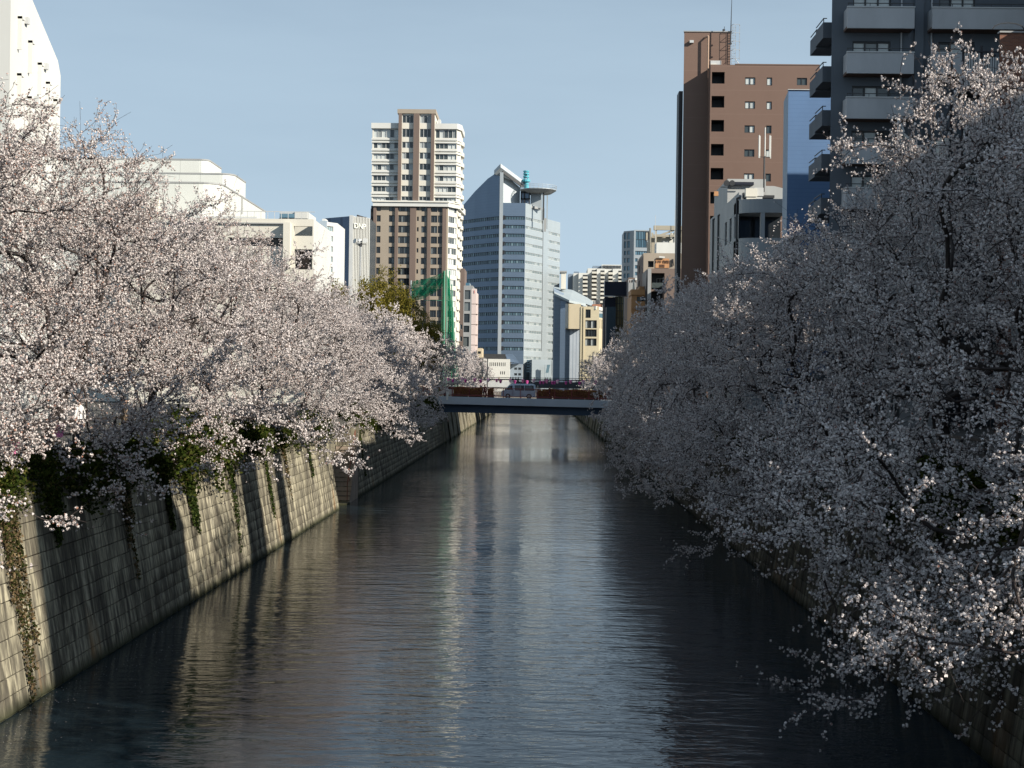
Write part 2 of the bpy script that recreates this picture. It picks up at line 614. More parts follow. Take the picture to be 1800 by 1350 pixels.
    l.new(p.outputs['BSDF'], o.inputs['Surface'])
    return m
M_wall = wall_material()
M_wallr = wall_material('shade_darkened_wall_concrete', 0.30)     # shade under the trees is darkened into this wall's colour
M_mortar = mat('wall_joint', (0.055, 0.05, 0.038), 0.95, 0.3, 2.0)
ROW, PITCH = 0.4, 0.78
nb = math.sqrt(1 + BAT * BAT)
def block_geo(w, h, t=0.10, c=0.012):
    """block standing on the face plane: local x out of the wall, y along the river, z up the batter"""
    b = MB()
    w2, h2 = w / 2, h / 2
    o = [(0, -w2, -h2), (0, w2, -h2), (0, w2, h2), (0, -w2, h2)]
    k = [(t - c, -w2, -h2), (t - c, w2, -h2), (t - c, w2, h2), (t - c, -w2, h2)]
    f = [(t, -w2 + c, -h2 + c), (t, w2 - c, -h2 + c), (t, w2 - c, h2 - c), (t, -w2 + c, h2 - c)]
    v = o + k + f
    q = [(8, 9, 10, 11)]
    for i in range(4):
        j = (i + 1) % 4
        q += [(i, j, j + 4, i + 4), (i + 4, j + 4, j + 8, i + 8)]
    return v, q
def river_wall(side, x0, label, y0, y1, n_single, gaps=(), M_w=None):
    M_w = M_w or M_wall
    root = thing('river_wall', (x0, y0, 0), label, 'river wall')
    s = side                                   # +1: face looks towards +x (left bank)
    T = 0.10
    segs, a = [], y0
    for gap in list(gaps) + [(y1, y1)]:
        segs.append((a, gap[0])); a = gap[1]
    back = MB()
    for (a, b) in segs:
        xs0, xs1 = x0 - s * T, x0 - s * (T + BAT * WTOP)
        zb = -0.8
        pts = [(xs0 + s * BAT * 0.8, zb), (xs1, WTOP), (x0 - s * 3.2, WTOP), (x0 - s * 3.2, zb)]
        i = len(back.v)
        back.v += [(p[0], a, p[1]) for p in pts] + [(p[0], b, p[1]) for p in pts]
        for k in range(4):
            k2 = (k + 1) % 4
            back.f.append((i + k, i + k2, i + 4 + k2, i + 4 + k))
        back.f.append((i, i + 1, i + 2, i + 3)); back.f.append((i + 7, i + 6, i + 5, i + 4))
    back.build('backing', M_mortar, root)
    meshes = {}
    for key, w in (('low', PITCH - 0.05), ('mid', PITCH - 0.014)):
        v, q = block_geo(w, ROW * nb - 0.016)
        me = bpy.data.meshes.new('block'); me.from_pydata(v, [], q); me.materials.append(M_w)
        meshes[key] = (me, np.array(v), np.array(q))
    rng = np.random.default_rng(5 + side)
    singles, VV, QQ, off = 0, [], [], 0
    for (a, b) in segs:
        ncol = int((b - a) / PITCH)
        for ci in range(ncol):
            y = a + (ci + 0.5) * PITCH
            for r in range(-1, 12):
                z = (r + 0.5) * ROW
                key = 'low' if (r < 1 or (r < 3 and rng.random() < 0.6) or rng.random() < 0.03) else 'mid'
                me, v, q = meshes[key]
                x = x0 - s * (T + BAT * z) + s * rng.uniform(-0.012, 0.006)
                rot = np.array([[s / nb, 0, -s * BAT / nb], [0, s, 0], [BAT / nb, 0, 1 / nb]])
                if s < 0:
                    rot[:, 1] = [0, -1, 0]
                if singles < n_single and r >= 0:
                    mx = Matrix.Identity(4)
                    for i in range(3):
                        for j in range(3):
                            mx[i][j] = rot[i][j]
                    mx[0][3], mx[1][3], mx[2][3] = x - root.location.x, y - root.location.y, z
                    link('block', me, root, mx); singles += 1
                else:
                    VV.append(v @ rot.T + np.array([x, y, z]) - np.array(root.location)); QQ.append(q + off); off += len(v)
    if VV:
        me = np_mesh('block_courses', np.concatenate(VV), np.concatenate(QQ), [M_w])
        o = link('block_courses', me, root); o['kind'] = 'stuff'
    return root
STAIR0, STAIR1 = 87.0, 96.0
river_wall(1, XL, 'stained concrete block river wall on the left bank, partly sunlit', 26.0, 182.0, 300, [(STAIR0, STAIR1)])
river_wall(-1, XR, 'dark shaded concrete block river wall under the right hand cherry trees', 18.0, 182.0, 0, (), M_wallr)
# beyond the bridge the walls run on, too far off to tell the blocks apart
for s, x0, lab in ((1, XL, 'far stretch of the left river wall seen beneath the bridge'), (-1, XR, 'far stretch of the right river wall beyond the bridge')):
    root = thing('river_wall', (x0, 190, 0), lab, 'river wall')
    b = MB()
    p = [(x0 + s * 0.1, -0.6), (x0 - s * BAT * WTOP, WTOP), (x0 - s * 3, WTOP), (x0 - s * 3, -0.6)]
    i = 0
    b.v += [(q[0], 182.2, q[1]) for q in p] + [(q[0], RIVER_END - 0.2, q[1]) for q in p]
    b.f += [(0, 1, 5, 4), (1, 2, 6, 5), (2, 3, 7, 6), (3, 0, 4, 7), (0, 1, 2, 3), (7, 6, 5, 4)]
    b.build('face', M_wall, root)
    for k in range(24):
        y = 186 + k * 10.0
        c = MB()
        for (za, zb) in ((0, 4.8),):
            c.v += [(x0 + s * 0.3, y, -0.5), (x0 - s * BAT * 4.7 + s * 0.25, y, 4.7), (x0 - s * BAT * 4.7 + s * 0.25, y + 0.7, 4.7), (x0 + s * 0.3, y + 0.7, -0.5),
                    (x0 - s * 1, y, -0.5), (x0 - s * 1.6, y, 4.7), (x0 - s * 1.6, y + 0.7, 4.7), (x0 - s * 1, y + 0.7, -0.5)]
            c.f += [(0, 1, 2, 3), (0, 4, 5, 1), (3, 2, 6, 7), (1, 5, 6, 2)]
        c.build('pier', M_wall, root)

# steps down to the water in a recess of the left wall
M_steps = mat('step_concrete', (0.40, 0.32, 0.25), 0.9, 0.3, 2.0)
M_rust = mat('rusty_rail', (0.20, 0.07, 0.045), 0.7, 0.4, 3.0)
M_galv = mat('galvanised_steel', (0.45, 0.46, 0.46), 0.45, 0.2, 2.0, metal=0.5)
st = thing('river_steps', (-12.2, STAIR0 + 0.4, 0), 'narrow concrete steps climbing from the water in a recess of the left river wall', 'steps')
MB().box(-14.7, -12.95, STAIR0 + 0.02, STAIR1 + 0.5, -0.6, 4.78).build('recess_wall', M_wall, st)
MB().box(-12.93, -11.62, STAIR1 - 0.35, STAIR1 + 0.5, -0.6, 4.6).build('end_wall', M_wall, st)
for k in range(13):
    y = STAIR0 + 4.2 + k * 0.30
    MB().box(-12.90, -11.55, y, STAIR1 - 0.37, (-0.4 if k == 0 else 0.14 + (k - 1) * 0.27), 0.14 + k * 0.27).build('step', M_steps, st)
    MB().box(-12.91, -11.53, y - 0.03, y + 0.05, 0.141 + k * 0.27, 0.185 + k * 0.27).build('nosing', M_wall, st)
MB().box(-12.91, -11.50, STAIR0 + 2.6, STAIR0 + 4.18, -0.3, 0.11).build('landing', M_wall, st)
rb = MB()
for k in range(0, 13, 4):
    y = STAIR0 + 4.25 + k * 0.30
    rb.tube((-11.68, y, 0.14 + k * 0.27), (-11.68, y, 1.15 + k * 0.27), 0.025, 0.025, 6)
rb.tube((-11.68, STAIR0 + 4.25, 1.15), (-11.68, STAIR0 + 4.25 + 3.6, 1.15 + 12 * 0.27), 0.03, 0.03, 6)
rb.build('handrail', M_rust, st)
gl = MB(); gl.bar((-12.35, STAIR0 - 0.05, 2.3), (-12.05, STAIR0 - 0.05, 0.9), 0.06); gl.bar((-12.30, STAIR0 - 0.1, 2.9), (-12.30, STAIR0 - 0.1, 1.7), 0.08)
gl.build('gauge_board', M_galv, st)

# ------------------------------------------------------------------ railings along both banks
M_rail = mat('dark_rail', (0.05, 0.042, 0.04), 0.5, 0.3, 2.0)
for X, lab in ((-13.35, 'dark metal railing under the cherry trees along the left bank'), (10.95, 'dark metal railing under the cherry trees along the right bank')):
    rr = thing('railing', (X, 24, BANK), lab, 'railing')
    pm = MB(); pm.box(-0.04, 0.04, -0.04, 0.04, 0, 1.02)
    me = bpy.data.meshes.new('post'); me.from_pydata(pm.v, [], pm.f); me.materials.append(M_rail)
    for k in range(0, 76):
        link('post', me, rr, Matrix.Translation((0, k * 2.05, 0)))
    for z in (0.35, 0.68, 1.02):
        MB().box(X - 0.035, X + 0.035, 24, 178, BANK + z, BANK + z + (0.09 if z > 1 else 0.05)).build('rail', M_rail, rr)

# ------------------------------------------------------------------ planting on the walls
M_shrub = mat_leaf('shrub_leaf', [(0.0, (0.014, 0.022, 0.005)), (0.5, (0.034, 0.05, 0.010)), (0.85, (0.07, 0.085, 0.018)), (1.0, (0.14, 0.11, 0.04))], 0.25)
M_stem = mat('plant_stem', (0.09, 0.065, 0.045), 0.9, 0.3, 4.0)
def shrub_mesh(seed, n, rx, ry, rz, hang, half):
    rng = np.random.default_rng(seed)
    u = unit(rng.normal(size=(n, 3)))
    lob = 1 + 0.28 * np.sin(u[:, 0] * 4 + seed) * np.cos(u[:, 1] * 5 + seed * 2) + 0.15 * np.sin(u[:, 2] * 7 + u[:, 1] * 6)
    r = rng.uniform(0.25, 1, size=n) ** 0.4 * lob
    p = u * r[:, None] * np.array([rx, ry, rz])
    p[:, 2] += rz * 0.6
    front = np.clip(p[:, 0] / rx, 0, 1)
    p[:, 2] -= front ** 2 * hang * rng.uniform(0.2, 1.0, size=n)
    v, q = leaf_quads(rng, p, half, 1.5)
    sp = rng.normal(size=(60, 3)) * np.array([rx, ry, rz]) * 0.45
    sp[:, 2] = np.abs(sp[:, 2]) + 0.1
    b = np.zeros((60, 3)); b[:, :2] = sp[:, :2] * 0.3
    tv, tq = tubes(b, sp, np.full(60, 0.012), np.full(60, 0.005), 3)
    return np_mesh('foliage', v, q, [M_shrub]), np_mesh('stems', tv, tq, [M_stem])
SHR = [shrub_mesh(11, 3200, 0.85, 1.6, 0.75, 0.9, 0.045), shrub_mesh(12, 3600, 0.95, 2.0, 0.85, 1.3, 0.045), shrub_mesh(13, 3000, 0.8, 1.4, 0.65, 0.7, 0.05)]
rs = random.Random(4)
y = 25.0
while y < 182:
    if not (STAIR0 - 1.5 < y < STAIR1 + 1.5):
        s = thing('shrub', (-12.55 - rs.uniform(0, 0.25), y, 4.62), 'dark green shrub spilling over the top of the left river wall', 'shrub', 'shrubs along the top of the left river wall')
        f, t = SHR[rs.randrange(3)]
        link('foliage', f, s); link('stems', t, s)
        k = rs.uniform(0.75, 1.15)
        if 47 < y < 57: k = 1.3
        s.scale = (k, k * rs.uniform(0.9, 1.2), k * rs.uniform(0.8, 1.1)); s.rotation_euler.z = rs.uniform(-0.15, 0.15)
    y += rs.uniform(1.9, 2.9) * (1.0 if y < 100 else 1.5)
y = 24.0
while y < 182:
    s = thing('shrub', (10.15 + rs.uniform(0, 0.2), y, 4.62), 'dim evergreen shrub on top of the shaded right river wall', 'shrub', 'shrubs along the top of the right river wall')
    f, t = SHR[rs.randrange(3)]
    link('foliage', f, s); link('stems', t, s)
    k = rs.uniform(0.7, 1.1); s.scale = (-k, k, k * 0.8)
    y += rs.uniform(3.0, 5.0)

M_vine = mat_leaf('vine_leaf', [(0.0, (0.02, 0.03, 0.008)), (0.4, (0.05, 0.055, 0.018)), (0.6, (0.13, 0.09, 0.05)), (1.0, (0.22, 0.16, 0.09))], 0.2)
M_ivy = mat_leaf('ivy_leaf', [(0.0, (0.012, 0.022, 0.006)), (0.7, (0.035, 0.055, 0.014)), (1.0, (0.09, 0.10, 0.03))], 0.2)
def creeper_mesh(seed, n, width, drop, half, m):
    """strands hanging down the battered face: local x out, y along, z up; 0 = wall top"""
    rng = np.random.default_rng(seed)
    ns = max(4, int(width * 14))
    sy = rng.normal(size=ns) * width * 0.4
    sl = drop * rng.uniform(0.3, 1.0, size=ns) * np.exp(-(sy / width) ** 2)
    P, Q = [], []
    pts = []
    for a, L in zip(sy, sl):
        k = max(3, int(L / 0.25))
        yy = a + np.cumsum(rng.normal(size=k + 1) * 0.035)
        zz = -np.linspace(0, L, k + 1)
        xx = -BAT * zz + 0.03
        s = np.stack([xx, yy, zz], axis=1)
        P.append(s[:-1]); Q.append(s[1:])
        t = rng.uniform(0, 1, size=int(n * L / sl.sum()))
        z = -t ** 1.15 * L
        pts.append(np.stack([-BAT * z + rng.uniform(0.02, 0.12, size=len(z)), a + rng.normal(size=len(z)) * 0.07 + np.interp(-z, -zz, yy - a), z], axis=1))
    P, Q = np.concatenate(P), np.concatenate(Q)
    tv, tq = tubes(P, Q, np.full(len(P), 0.009), np.full(len(P), 0.007), 3)
    v, q = leaf_quads(rng, np.concatenate(pts), half, 1.3)
    return np_mesh('leaves', v, q, [m]), np_mesh('strands', tv, tq, [M_stem])
def creeper(y, width, drop, n, m, label, group=None, half=0.035, seed=1):
    l, t = creeper_mesh(seed, n, width, drop, half, m)
    s = thing('creeper', (XL - BAT * WTOP + 0.02, y, WTOP), label, 'creeper', group)
    link('leaves', l, s); link('strands', t, s)
creeper(34.0, 0.55, 5.3, 2600, M_vine, 'dry brown creeper hanging the full height of the wall at its near sunlit end', half=0.03, seed=21)
creeper(37.4, 0.45, 2.2, 1200, M_ivy, 'green creeper tuft at the edge of the wall shadow, near end of the left wall', half=0.035, seed=22)
creeper(48.2, 0.8, 3.0, 2400, M_ivy, 'broad dark ivy curtain below the big shrub on the left wall', half=0.04, seed=23)
creeper(51.6, 0.8, 3.4, 2600, M_ivy, 'bushy ivy beginning the first sunlit stretch past the deep wall shadow', half=0.04, seed=24)
for i, y in enumerate((43.5, 58.5, 66.0, 71.0, 78.5, 101.0, 124.0, 150.0)):
    creeper(y, rs.uniform(0.3, 0.7), rs.uniform(2.2, 4.6), 900, M_ivy if i % 3 else M_vine,
            'thin straggling creeper hanging down the left river wall', 'thin creepers on the left river wall', 0.035, 30 + i)
for i, y in enumerate((36, 41, 47, 56, 66, 78)):
    l, t = creeper_mesh(60 + i, 700, 0.4, rs.uniform(2, 4), 0.035, M_ivy)
    s = thing('creeper', (XR + BAT * WTOP - 0.02, y, WTOP), 'thin creeper hanging down the dark right river wall', 'creeper', 'creepers on the right river wall')
    s.scale = (-1, 1, 1); link('leaves', l, s); link('strands', t, s)

# fallen petals drifting on the water
rng = np.random.default_rng(77)
n = 420
px_ = np.concatenate([XL + 0.1 + np.abs(rng.normal(size=260)) * 1.6, rng.uniform(-10, 8, 160)])
py_ = np.concatenate([rng.uniform(30, 60, 260), rng.uniform(30, 75, 160)])
P_ = np.stack([px_, py_, np.full(n, 0.006)], axis=1)
an = rng.uniform(0, 6.28, n)
a_ = np.stack([np.cos(an), np.sin(an), np.zeros(n)], axis=1) * 0.016
b_ = np.stack([-np.sin(an), np.cos(an), np.zeros(n)], axis=1) * 0.011
V_ = np.stack([P_ - a_, P_ + b_, P_ + a_, P_ - b_], axis=1).reshape(-1, 3)
o_ = link('petals', np_mesh('petals', V_, np.arange(n * 4).reshape(n, 4), [mat('fallen_petal', (0.7, 0.62, 0.6), 0.7, 0.1, 2)]), None)
tag(o_, 'scattered pale petals floating on the dark water', None, None, 'stuff')
# ------------------------------------------------------------------ buildings: common materials
G = BANK
M_white = mat('white_panel', (0.66, 0.66, 0.62), 0.6, 0.10, 0.15, 0.3)
M_cream = mat('cream_render', (0.70, 0.67, 0.58), 0.7, 0.10, 0.2, 0.3)
M_tan = mat('tan_tile', (0.36, 0.305, 0.24), 0.7, 0.10, 0.2, 0.3)
M_brownt = mat('brown_tile', (0.185, 0.138, 0.115), 0.7, 0.12, 0.2, 0.3)
M_dkframe = mat('dark_frame', (0.05, 0.052, 0.055), 0.4, 0.1, 1.0)
M_ltframe = mat('pale_frame', (0.55, 0.56, 0.55), 0.4, 0.1, 1.0)
M_glass = mat_glass('window_glass', (0.035, 0.045, 0.05), (0.42, 0.45, 0.44), 0.30)
M_glassd = mat_glass('window_glass_dark', (0.025, 0.03, 0.034), (0.16, 0.18, 0.18), 0.25)
M_glassc = mat_glass('window_glass_curtain', (0.05, 0.065, 0.07), (0.55, 0.58, 0.56), 0.55)
M_glassb = mat_glass('window_glass_blue', (0.06, 0.14, 0.20), (0.12, 0.22, 0.29), 0.5, 0.05)
M_grey = mat('grey_concrete', (0.34, 0.345, 0.34), 0.8, 0.15, 0.4, 0.3)
M_dark = mat('dark_metal', (0.03, 0.03, 0.034), 0.5, 0.2, 1.0)
M_roof = mat('flat_roof', (0.22, 0.22, 0.21), 0.9, 0.2, 0.5, 1.0)

def px_u(F, pxs, x0):
    return F.x(pxs) - x0

# ---- tall tan tower with white upper floors -------------------------------------------------
F = Front(420, 730, 430)
tt = thing('apartment_tower', (F.x(730), 432, G), 'tall tan and brown apartment tower with white banded upper storeys', 'tower')
zc0, zc1, ztop = F.z(363.5), F.z(353.5), F.z(217)
xa, xb = F.x(656), F.x(787)
c1 = (at(803, 430, 424.5).x, 424.5); c2 = (at(812, 430, 440).x, 440)
wins = []
for k in range(15):
    zc = F.z(365.5 + 18.5 * k)
    if zc < G + 2: break
    h = 0.95
    for a, b, n, hh in ((661.5, 668.5, 1, .9), (683, 693, 2, .95), (699.5, 720, 4, 1.0), (732.3, 735.5, 1, .6), (740, 749, 2, .9), (757, 768, 2, 1.0), (769.2, 777, 2, 1.0)):
        wins.append((F.x(a) - xa, F.x(b) - xa, zc - hh - 0.1, zc + hh - 0.1, n))
facade(tt, 'front_wall', M_tan, (xa, 420), (xb, 420), G, zc0, wins, M_dkframe, M_glassd, 0.35, 0.10)
Wc = (Vector(c1) - Vector((xb, 420))).length
facade(tt, 'corner_wall', M_cream, (xb, 420), c1, G, zc0, [(0.25, Wc - 0.25, F.z(365.5 + 18.5 * k) - 1.05, F.z(365.5 + 18.5 * k) + 0.85, 4) for k in range(14)], M_ltframe, M_glassc, 0.3, 0.12)
MB().prism([(c1[0] - 0.4, c1[1] + 0.6), c2, (c2[0] - 8, 448), (xa, 448), (xa, 421), (xb - 0.3, 421)], G, zc0 - 0.02).build('core', M_tan, tt)
side = MB(); side.face((c1[0], c1[1], G), (c2[0], c2[1], G), (c2[0], c2[1], zc0 - .01), (c1[0], c1[1], zc0 - .01)); side.build('side_wall', M_cream, tt)
x6 = F.x(650)
MB().box(x6, xa, 421.2, 440, G, zc0 - 0.5).build('side_bay', M_brownt, tt)
for k in range(14):
    zc = F.z(365.5 + 18.5 * k)
    MB().box(x6 + 0.15, xa - 0.1, 421.0, 421.22, zc - 1.1, zc + 0.6).build('side_opening', M_dark, tt)
    # rounded balconies down the right side
    cx_, cy_ = (c1[0] + c2[0]) / 2 - 0.6, (c1[1] + c2[1]) / 2
    for j, f in enumerate((0.25, 0.7)):
        bx, by = c1[0] + (c2[0] - c1[0]) * f, c1[1] + (c2[1] - c1[1]) * f
        pl = [(bx + 0.75 * math.cos(t), by + 2.6 * math.sin(t)) for t in np.linspace(-1.5, 1.5, 9)]
        MB().prism(pl, zc - 1.6, zc - 0.55).build('balcony', M_cream, tt)
for a, b in ((656, 661), (694, 699), (720.5, 731), (751, 756.5), (777.5, 784)):
    MB().box(F.x(a), F.x(b), 419.45, 420.0 - 0.002, G, zc0).build('pilaster', M_brownt, tt)
cor = MB(); cor.prism([(F.x(655), 419.0), (F.x(788), 419.0), (c1[0] + 0.7, c1[1] - 0.6), (c2[0] + 0.9, c2[1]), (c2[0] - 8, 448), (xa, 448)], zc0, zc1)
cor.build('cornice', M_white, tt)
MB().prism([(F.x(654), 418.7), (F.x(788.3), 418.7), (c1[0] + 1.0, c1[1] - 0.8), (c1[0], c1[1]), (xb, 420), (xa, 420)], (zc0 + zc1) / 2 + 0.35, (zc0 + zc1) / 2 + 0.5).build('cornice_moulding', M_cream, tt)
# upper storeys
ux0, um0, um1, ux1 = F.x(651), F.x(697.5), F.x(761.5), F.x(800)
d1 = (at(809, 300, 424).x, 424); d2 = (at(813, 300, 436).x, 436)
rows = [(226, 241), (249, 260), (267.5, 279), (287, 298.3), (306.5, 317), (326, 336.5), (345, 353)]
def upper(p0, p1, a, b, n):
    L = []
    for (r0, r1) in rows:
        L.append((a, b, max(F.z(r1), zc1 + 0.25), F.z(r0), n))
    return L
facade(tt, 'upper_wall', M_cream, (ux0, 421.5), (um0, 421.5), zc1, ztop, upper(0, 0, 0.35, um0 - ux0 - 0.1, 6), M_ltframe, M_glassc, 0.3, 0.13)
facade(tt, 'upper_wall', M_cream, (um1, 421.5), (ux1, 421.5), zc1, ztop, upper(0, 0, 0.15, ux1 - um1 - 0.05, 5), M_ltframe, M_glassc, 0.3, 0.13)
Wd = (Vector(d1) - Vector((ux1, 421.5))).length
facade(tt, 'upper_corner_wall', M_cream, (ux1, 421.5), d1, zc1, ztop, [(0.2, Wd - 0.15, max(F.z(b), zc1 + .25), F.z(a), 2) for a, b in rows], M_ltframe, M_glassc, 0.3, 0.13)
MB().prism([(ux1, 422), (d1[0] - 0.01, d1[1] + 0.01), d2, (d2[0] - 6, 446), (ux0, 446), (ux0, 422)], zc1, ztop - 0.3).build('upper_core', M_cream, tt)
for (a, b) in rows:
    zz = F.z(b) - 0.12
    for z0_, z1_, dp in ((zz - 1.35, zz - 0.95, 0.28), (zz - 0.55, zz - 0.05, 0.28)):
        if z0_ > zc1:
            MB().prism([(ux0 - 0.2, 421.5 - dp), (um0, 421.5 - dp), (um0, 421.498), (ux0 - 0.2, 421.498)], z0_, z1_).build('band', M_white, tt)
            MB().prism([(um1, 421.5 - dp), (ux1 + 0.1, 421.5 - dp), (d1[0] + 0.25, d1[1] - 0.2), (d1[0], d1[1]), (ux1, 421.498), (um1, 421.498)], z0_, z1_).build('band', M_white, tt)
    by = 430
    MB().prism([(d1[0] + 0.1 + 0.7 * math.cos(t), by + 3.2 * math.sin(t)) for t in np.linspace(-1.5, 1.5, 9)], zz - 1.0, zz + 0.1).build('balcony', M_cream, tt)
MB().prism([(ux0 - 0.3, 421.0), (um0, 421.0), (um0, 424), (ux0 - 0.3, 424)], ztop - 1.3, ztop + 0.25).build('parapet', M_white, tt)
MB().prism([(um1, 421.0), (ux1 + 0.2, 421.0), (d1[0] + 0.4, d1[1] - 0.3), (d2[0] + 0.5, d2[1]), (d2[0] - 1, d2[1]), (um1, 424)], ztop - 1.3, ztop + 0.25).build('parapet', M_white, tt)
zt2 = F.z(192)
rows2 = [(202, 216)] + rows
facade(tt, 'centre_wall', M_cream, (um0, 420.4), (um1, 420.4), zc1, zt2 - 1.2,
       [(F.x(a) - um0, F.x(b) - um0, max(F.z(r1), zc1 + .2), F.z(r0), 3) for a, b in ((704, 724), (735, 755)) for r0, r1 in rows2], M_ltframe, M_glass, 0.3, 0.12)
MB().box(um0, um1, 420.9, 434, zc1, zt2 - 1.25).build('centre_core', M_cream, tt)
MB().box(um0 - 0.3, um1 + 0.3, 419.9, 434.3, zt2 - 1.2, zt2).build('top_parapet', M_tan, tt)
for a, b in ((698, 703.5), (724.5, 734.5), (755.5, 761)):
    MB().box(F.x(a), F.x(b), 419.6, 420.398, zc1, zt2 - 1.3).build('pilaster', M_brownt, tt)
MB().box(F.x(765), F.x(770), 424, 427, ztop, F.z(205)).build('roof_tank', M_ltframe, tt)

# ---- slender brown neighbour, dark glazed block, pink chimney -------------------------------
F = Front(396, 815, 560)
bn = thing('apartment_building', (F.x(816), 400, G), 'narrow brown tiled flats wedged between the tan tower and the dark glazed block', 'building')
x0 = F.x(808)
facade(bn, 'wall', M_brownt, (x0, 396), (F.x(815.5), 396), G, F.z(472), [(0.15, 0.75, F.z(575 + 21 * k) - .6, F.z(575 + 21 * k) + .7, 1) for k in range(3)], M_ltframe, M_glass, 0.2)
MB().box(x0, F.x(815.5), 396.4, 408, G, F.z(472) - 0.01).build('core', M_brownt, bn)
F = Front(330, 823, 560)
db = thing('office_building', (F.x(823), 336, G), 'slim grey block with a stack of dark glazed panels beside the pink chimney', 'building')
x0, x1 = F.x(814.5), F.x(830.5)
rowsd = [(510, 526), (531, 546.5), (551.5, 567), (572.5, 584), (592, 609), (613.5, 630)]
facade(db, 'wall', M_grey, (x0, 330), (x1, 330), G, F.z(502), [(F.x(816.5 - k * .45) - x0, F.x(826.5 - k * .45) - x0, F.z(b), F.z(a), 1) for k, (a, b) in enumerate(rowsd)], M_dark, M_glassd, 0.25)
MB().box(x0, x1, 330.4, 345, G, F.z(502) - 0.01).build('core', M_grey, db)
MB().box(F.x(817), F.x(824), 332, 338, F.z(502), F.z(496)).build('roof_box', M_glassb, db)
M_pink = mat('pink_white_render', (0.72, 0.60, 0.56), 0.7, 0.12, 0.4, 0.2)
M_redm = mat('red_mark', (0.55, 0.22, 0.2), 0.7, 0.1, 0.5)
F = Front(318, 833, 560)
ch = thing('chimney', (F.x(833), 319, G), 'tall pinkish white chimney tower beside the blue glass high-rise', 'chimney')
x0, x1 = F.x(829), F.x(839.5)
MB().box(x0, F.x(837), 317, 320, G, F.z(508)).build('shaft', M_pink, ch)
MB().box(F.x(837), x1, 317.3, 320.3, G, F.z(516)).build('buttress', M_pink, ch)
MB().box(F.x(833), F.x(834.2), 316.9, 317 - 0.002, F.z(516), F.z(511)).build('mark', M_redm, ch)
for k in range(6):
    zz = F.z(535 + 18 * k)
    MB().box(x0 - 0.02, x1 + 0.02, 316.96, 320.34, zz, zz + 0.09).build('joint', M_brownt, ch)
F = Front(310, 843, 620)
M_cr2 = mat('pale_yellow_render', (0.62, 0.52, 0.36), 0.7, 0.1, 0.4)
sb = thing('house', (F.x(843), 312, G), 'little pale yellow building at the foot of the pink chimney', 'house')
facade(sb, 'wall', M_cr2, (F.x(839), 310), (F.x(847.5), 310), G, F.z(612), [(0.1, 0.75, F.z(622), F.z(617.5), 1), (0.1, 0.75, F.z(633), F.z(628.5), 1)], M_dkframe, M_glassd, 0.15)
MB().box(F.x(839), F.x(847.5), 310.3, 318, G, F.z(612) - 0.01).build('core', M_cr2, sb)

# ---- blue glass high-rise with sloping crown ------------------------------------------------
M_clad = mat_lined('blue_grey_cladding_shade_tone', (0.15, 0.205, 0.28), (0.105, 0.15, 0.21), 1.17, 0.05, 2, 0.28, 0.35, 0.06, 0.5)  # same cladding as the right face, with shade darkened into the colour
M_clads = mat_lined('silver_cladding_lit_tone', (0.40, 0.45, 0.47), (0.33, 0.38, 0.41), 1.17, 0.05, 2, 0.32, 0.25, 0.06, 0.5)  # lit copy of that cladding, the sun's brightness put into the colour
M_strip = mat_glass('strip_glass', (0.07, 0.125, 0.16), (0.16, 0.25, 0.29), 0.3, 0.06)
M_stripg = mat_glass('strip_glass_pale', (0.17, 0.21, 0.22), (0.30, 0.34, 0.34), 0.4, 0.12)
M_steel = mat('pale_steel', (0.42, 0.46, 0.48), 0.4, 0.08, 0.3, metal=0.2)
M_turq = mat('turquoise_paint', (0.10, 0.42, 0.50), 0.5, 0.15, 1.0)
Fa = Front(600, 900, 500)
ar = thing('office_tower', (Fa.x(900), 620, G), 'blue glass office tower with slanted crown and round rooftop deck', 'tower')
A = (at(811, 500, 618).x, 618); B = (Fa.x(876.5), 600); B2 = (Fa.x(882.5), 599.3); Cc = (Fa.x(922), 599.3)
D1 = (at(953, 500, 614).x, 614); D2 = (at(955.5, 500, 617).x, 617); E = (at(983.5, 500, 632).x, 632)
def strips(k0=0, k1=16, step=15.3, y0=381.5, h=1.15):
    return [(Fa.z(y0 + step * k) - h, Fa.z(y0 + step * k) + h * 0.25) for k in range(k0, k1)]
# left face: gently curved, built as three flats
pl = [A, (A[0] + (B[0] - A[0]) * 0.34, 611.0), (A[0] + (B[0] - A[0]) * 0.68, 605.0), B]
zt_l = Fa.z(375)
tops = [Fa.z(354), Fa.z(331), Fa.z(311.5), Fa.z(299.5)]
for i in range(3):
    P0, P1 = pl[i], pl[i + 1]
    W = math.hypot(P1[0] - P0[0], P1[1] - P0[1])
    facade(ar, 'left_wall', M_clad, P0, P1, G, zt_l, [(0.0, W, a, b, 0) for a, b in strips()], M_dkframe, M_strip, 0.25)
    s = MB()
    s.face((P0[0], P0[1], zt_l), (P1[0], P1[1], zt_l), (P1[0], P1[1], tops[i + 1]), (P0[0], P0[1], tops[i]))
    s.build('crown_wall', M_clad, ar)
    U = Vector((P1[0] - P0[0], P1[1] - P0[1], 0)).normalized()
    for (a, b) in strips():
        window(ar, Vector((P0[0], P0[1], 0)), U, Vector((U.y, -U.x, 0)), 0.0, W, a, b, 6, M_dkframe, M_strip if i else M_strip, 0.25, 1, 0.08)
MB().box(B[0], B2[0], 598.6, 602, G, Fa.z(304)).build('corner_fin', M_steel, ar)
Wf = Cc[0] - B2[0]
fr_top = Fa.z(357)
facade(ar, 'front_wall', M_clad, B2, Cc, G, fr_top, [(0.3, Wf - 0.25, a, b, 8) for a, b in strips()], M_dkframe, M_strip, 0.35, 0.08)
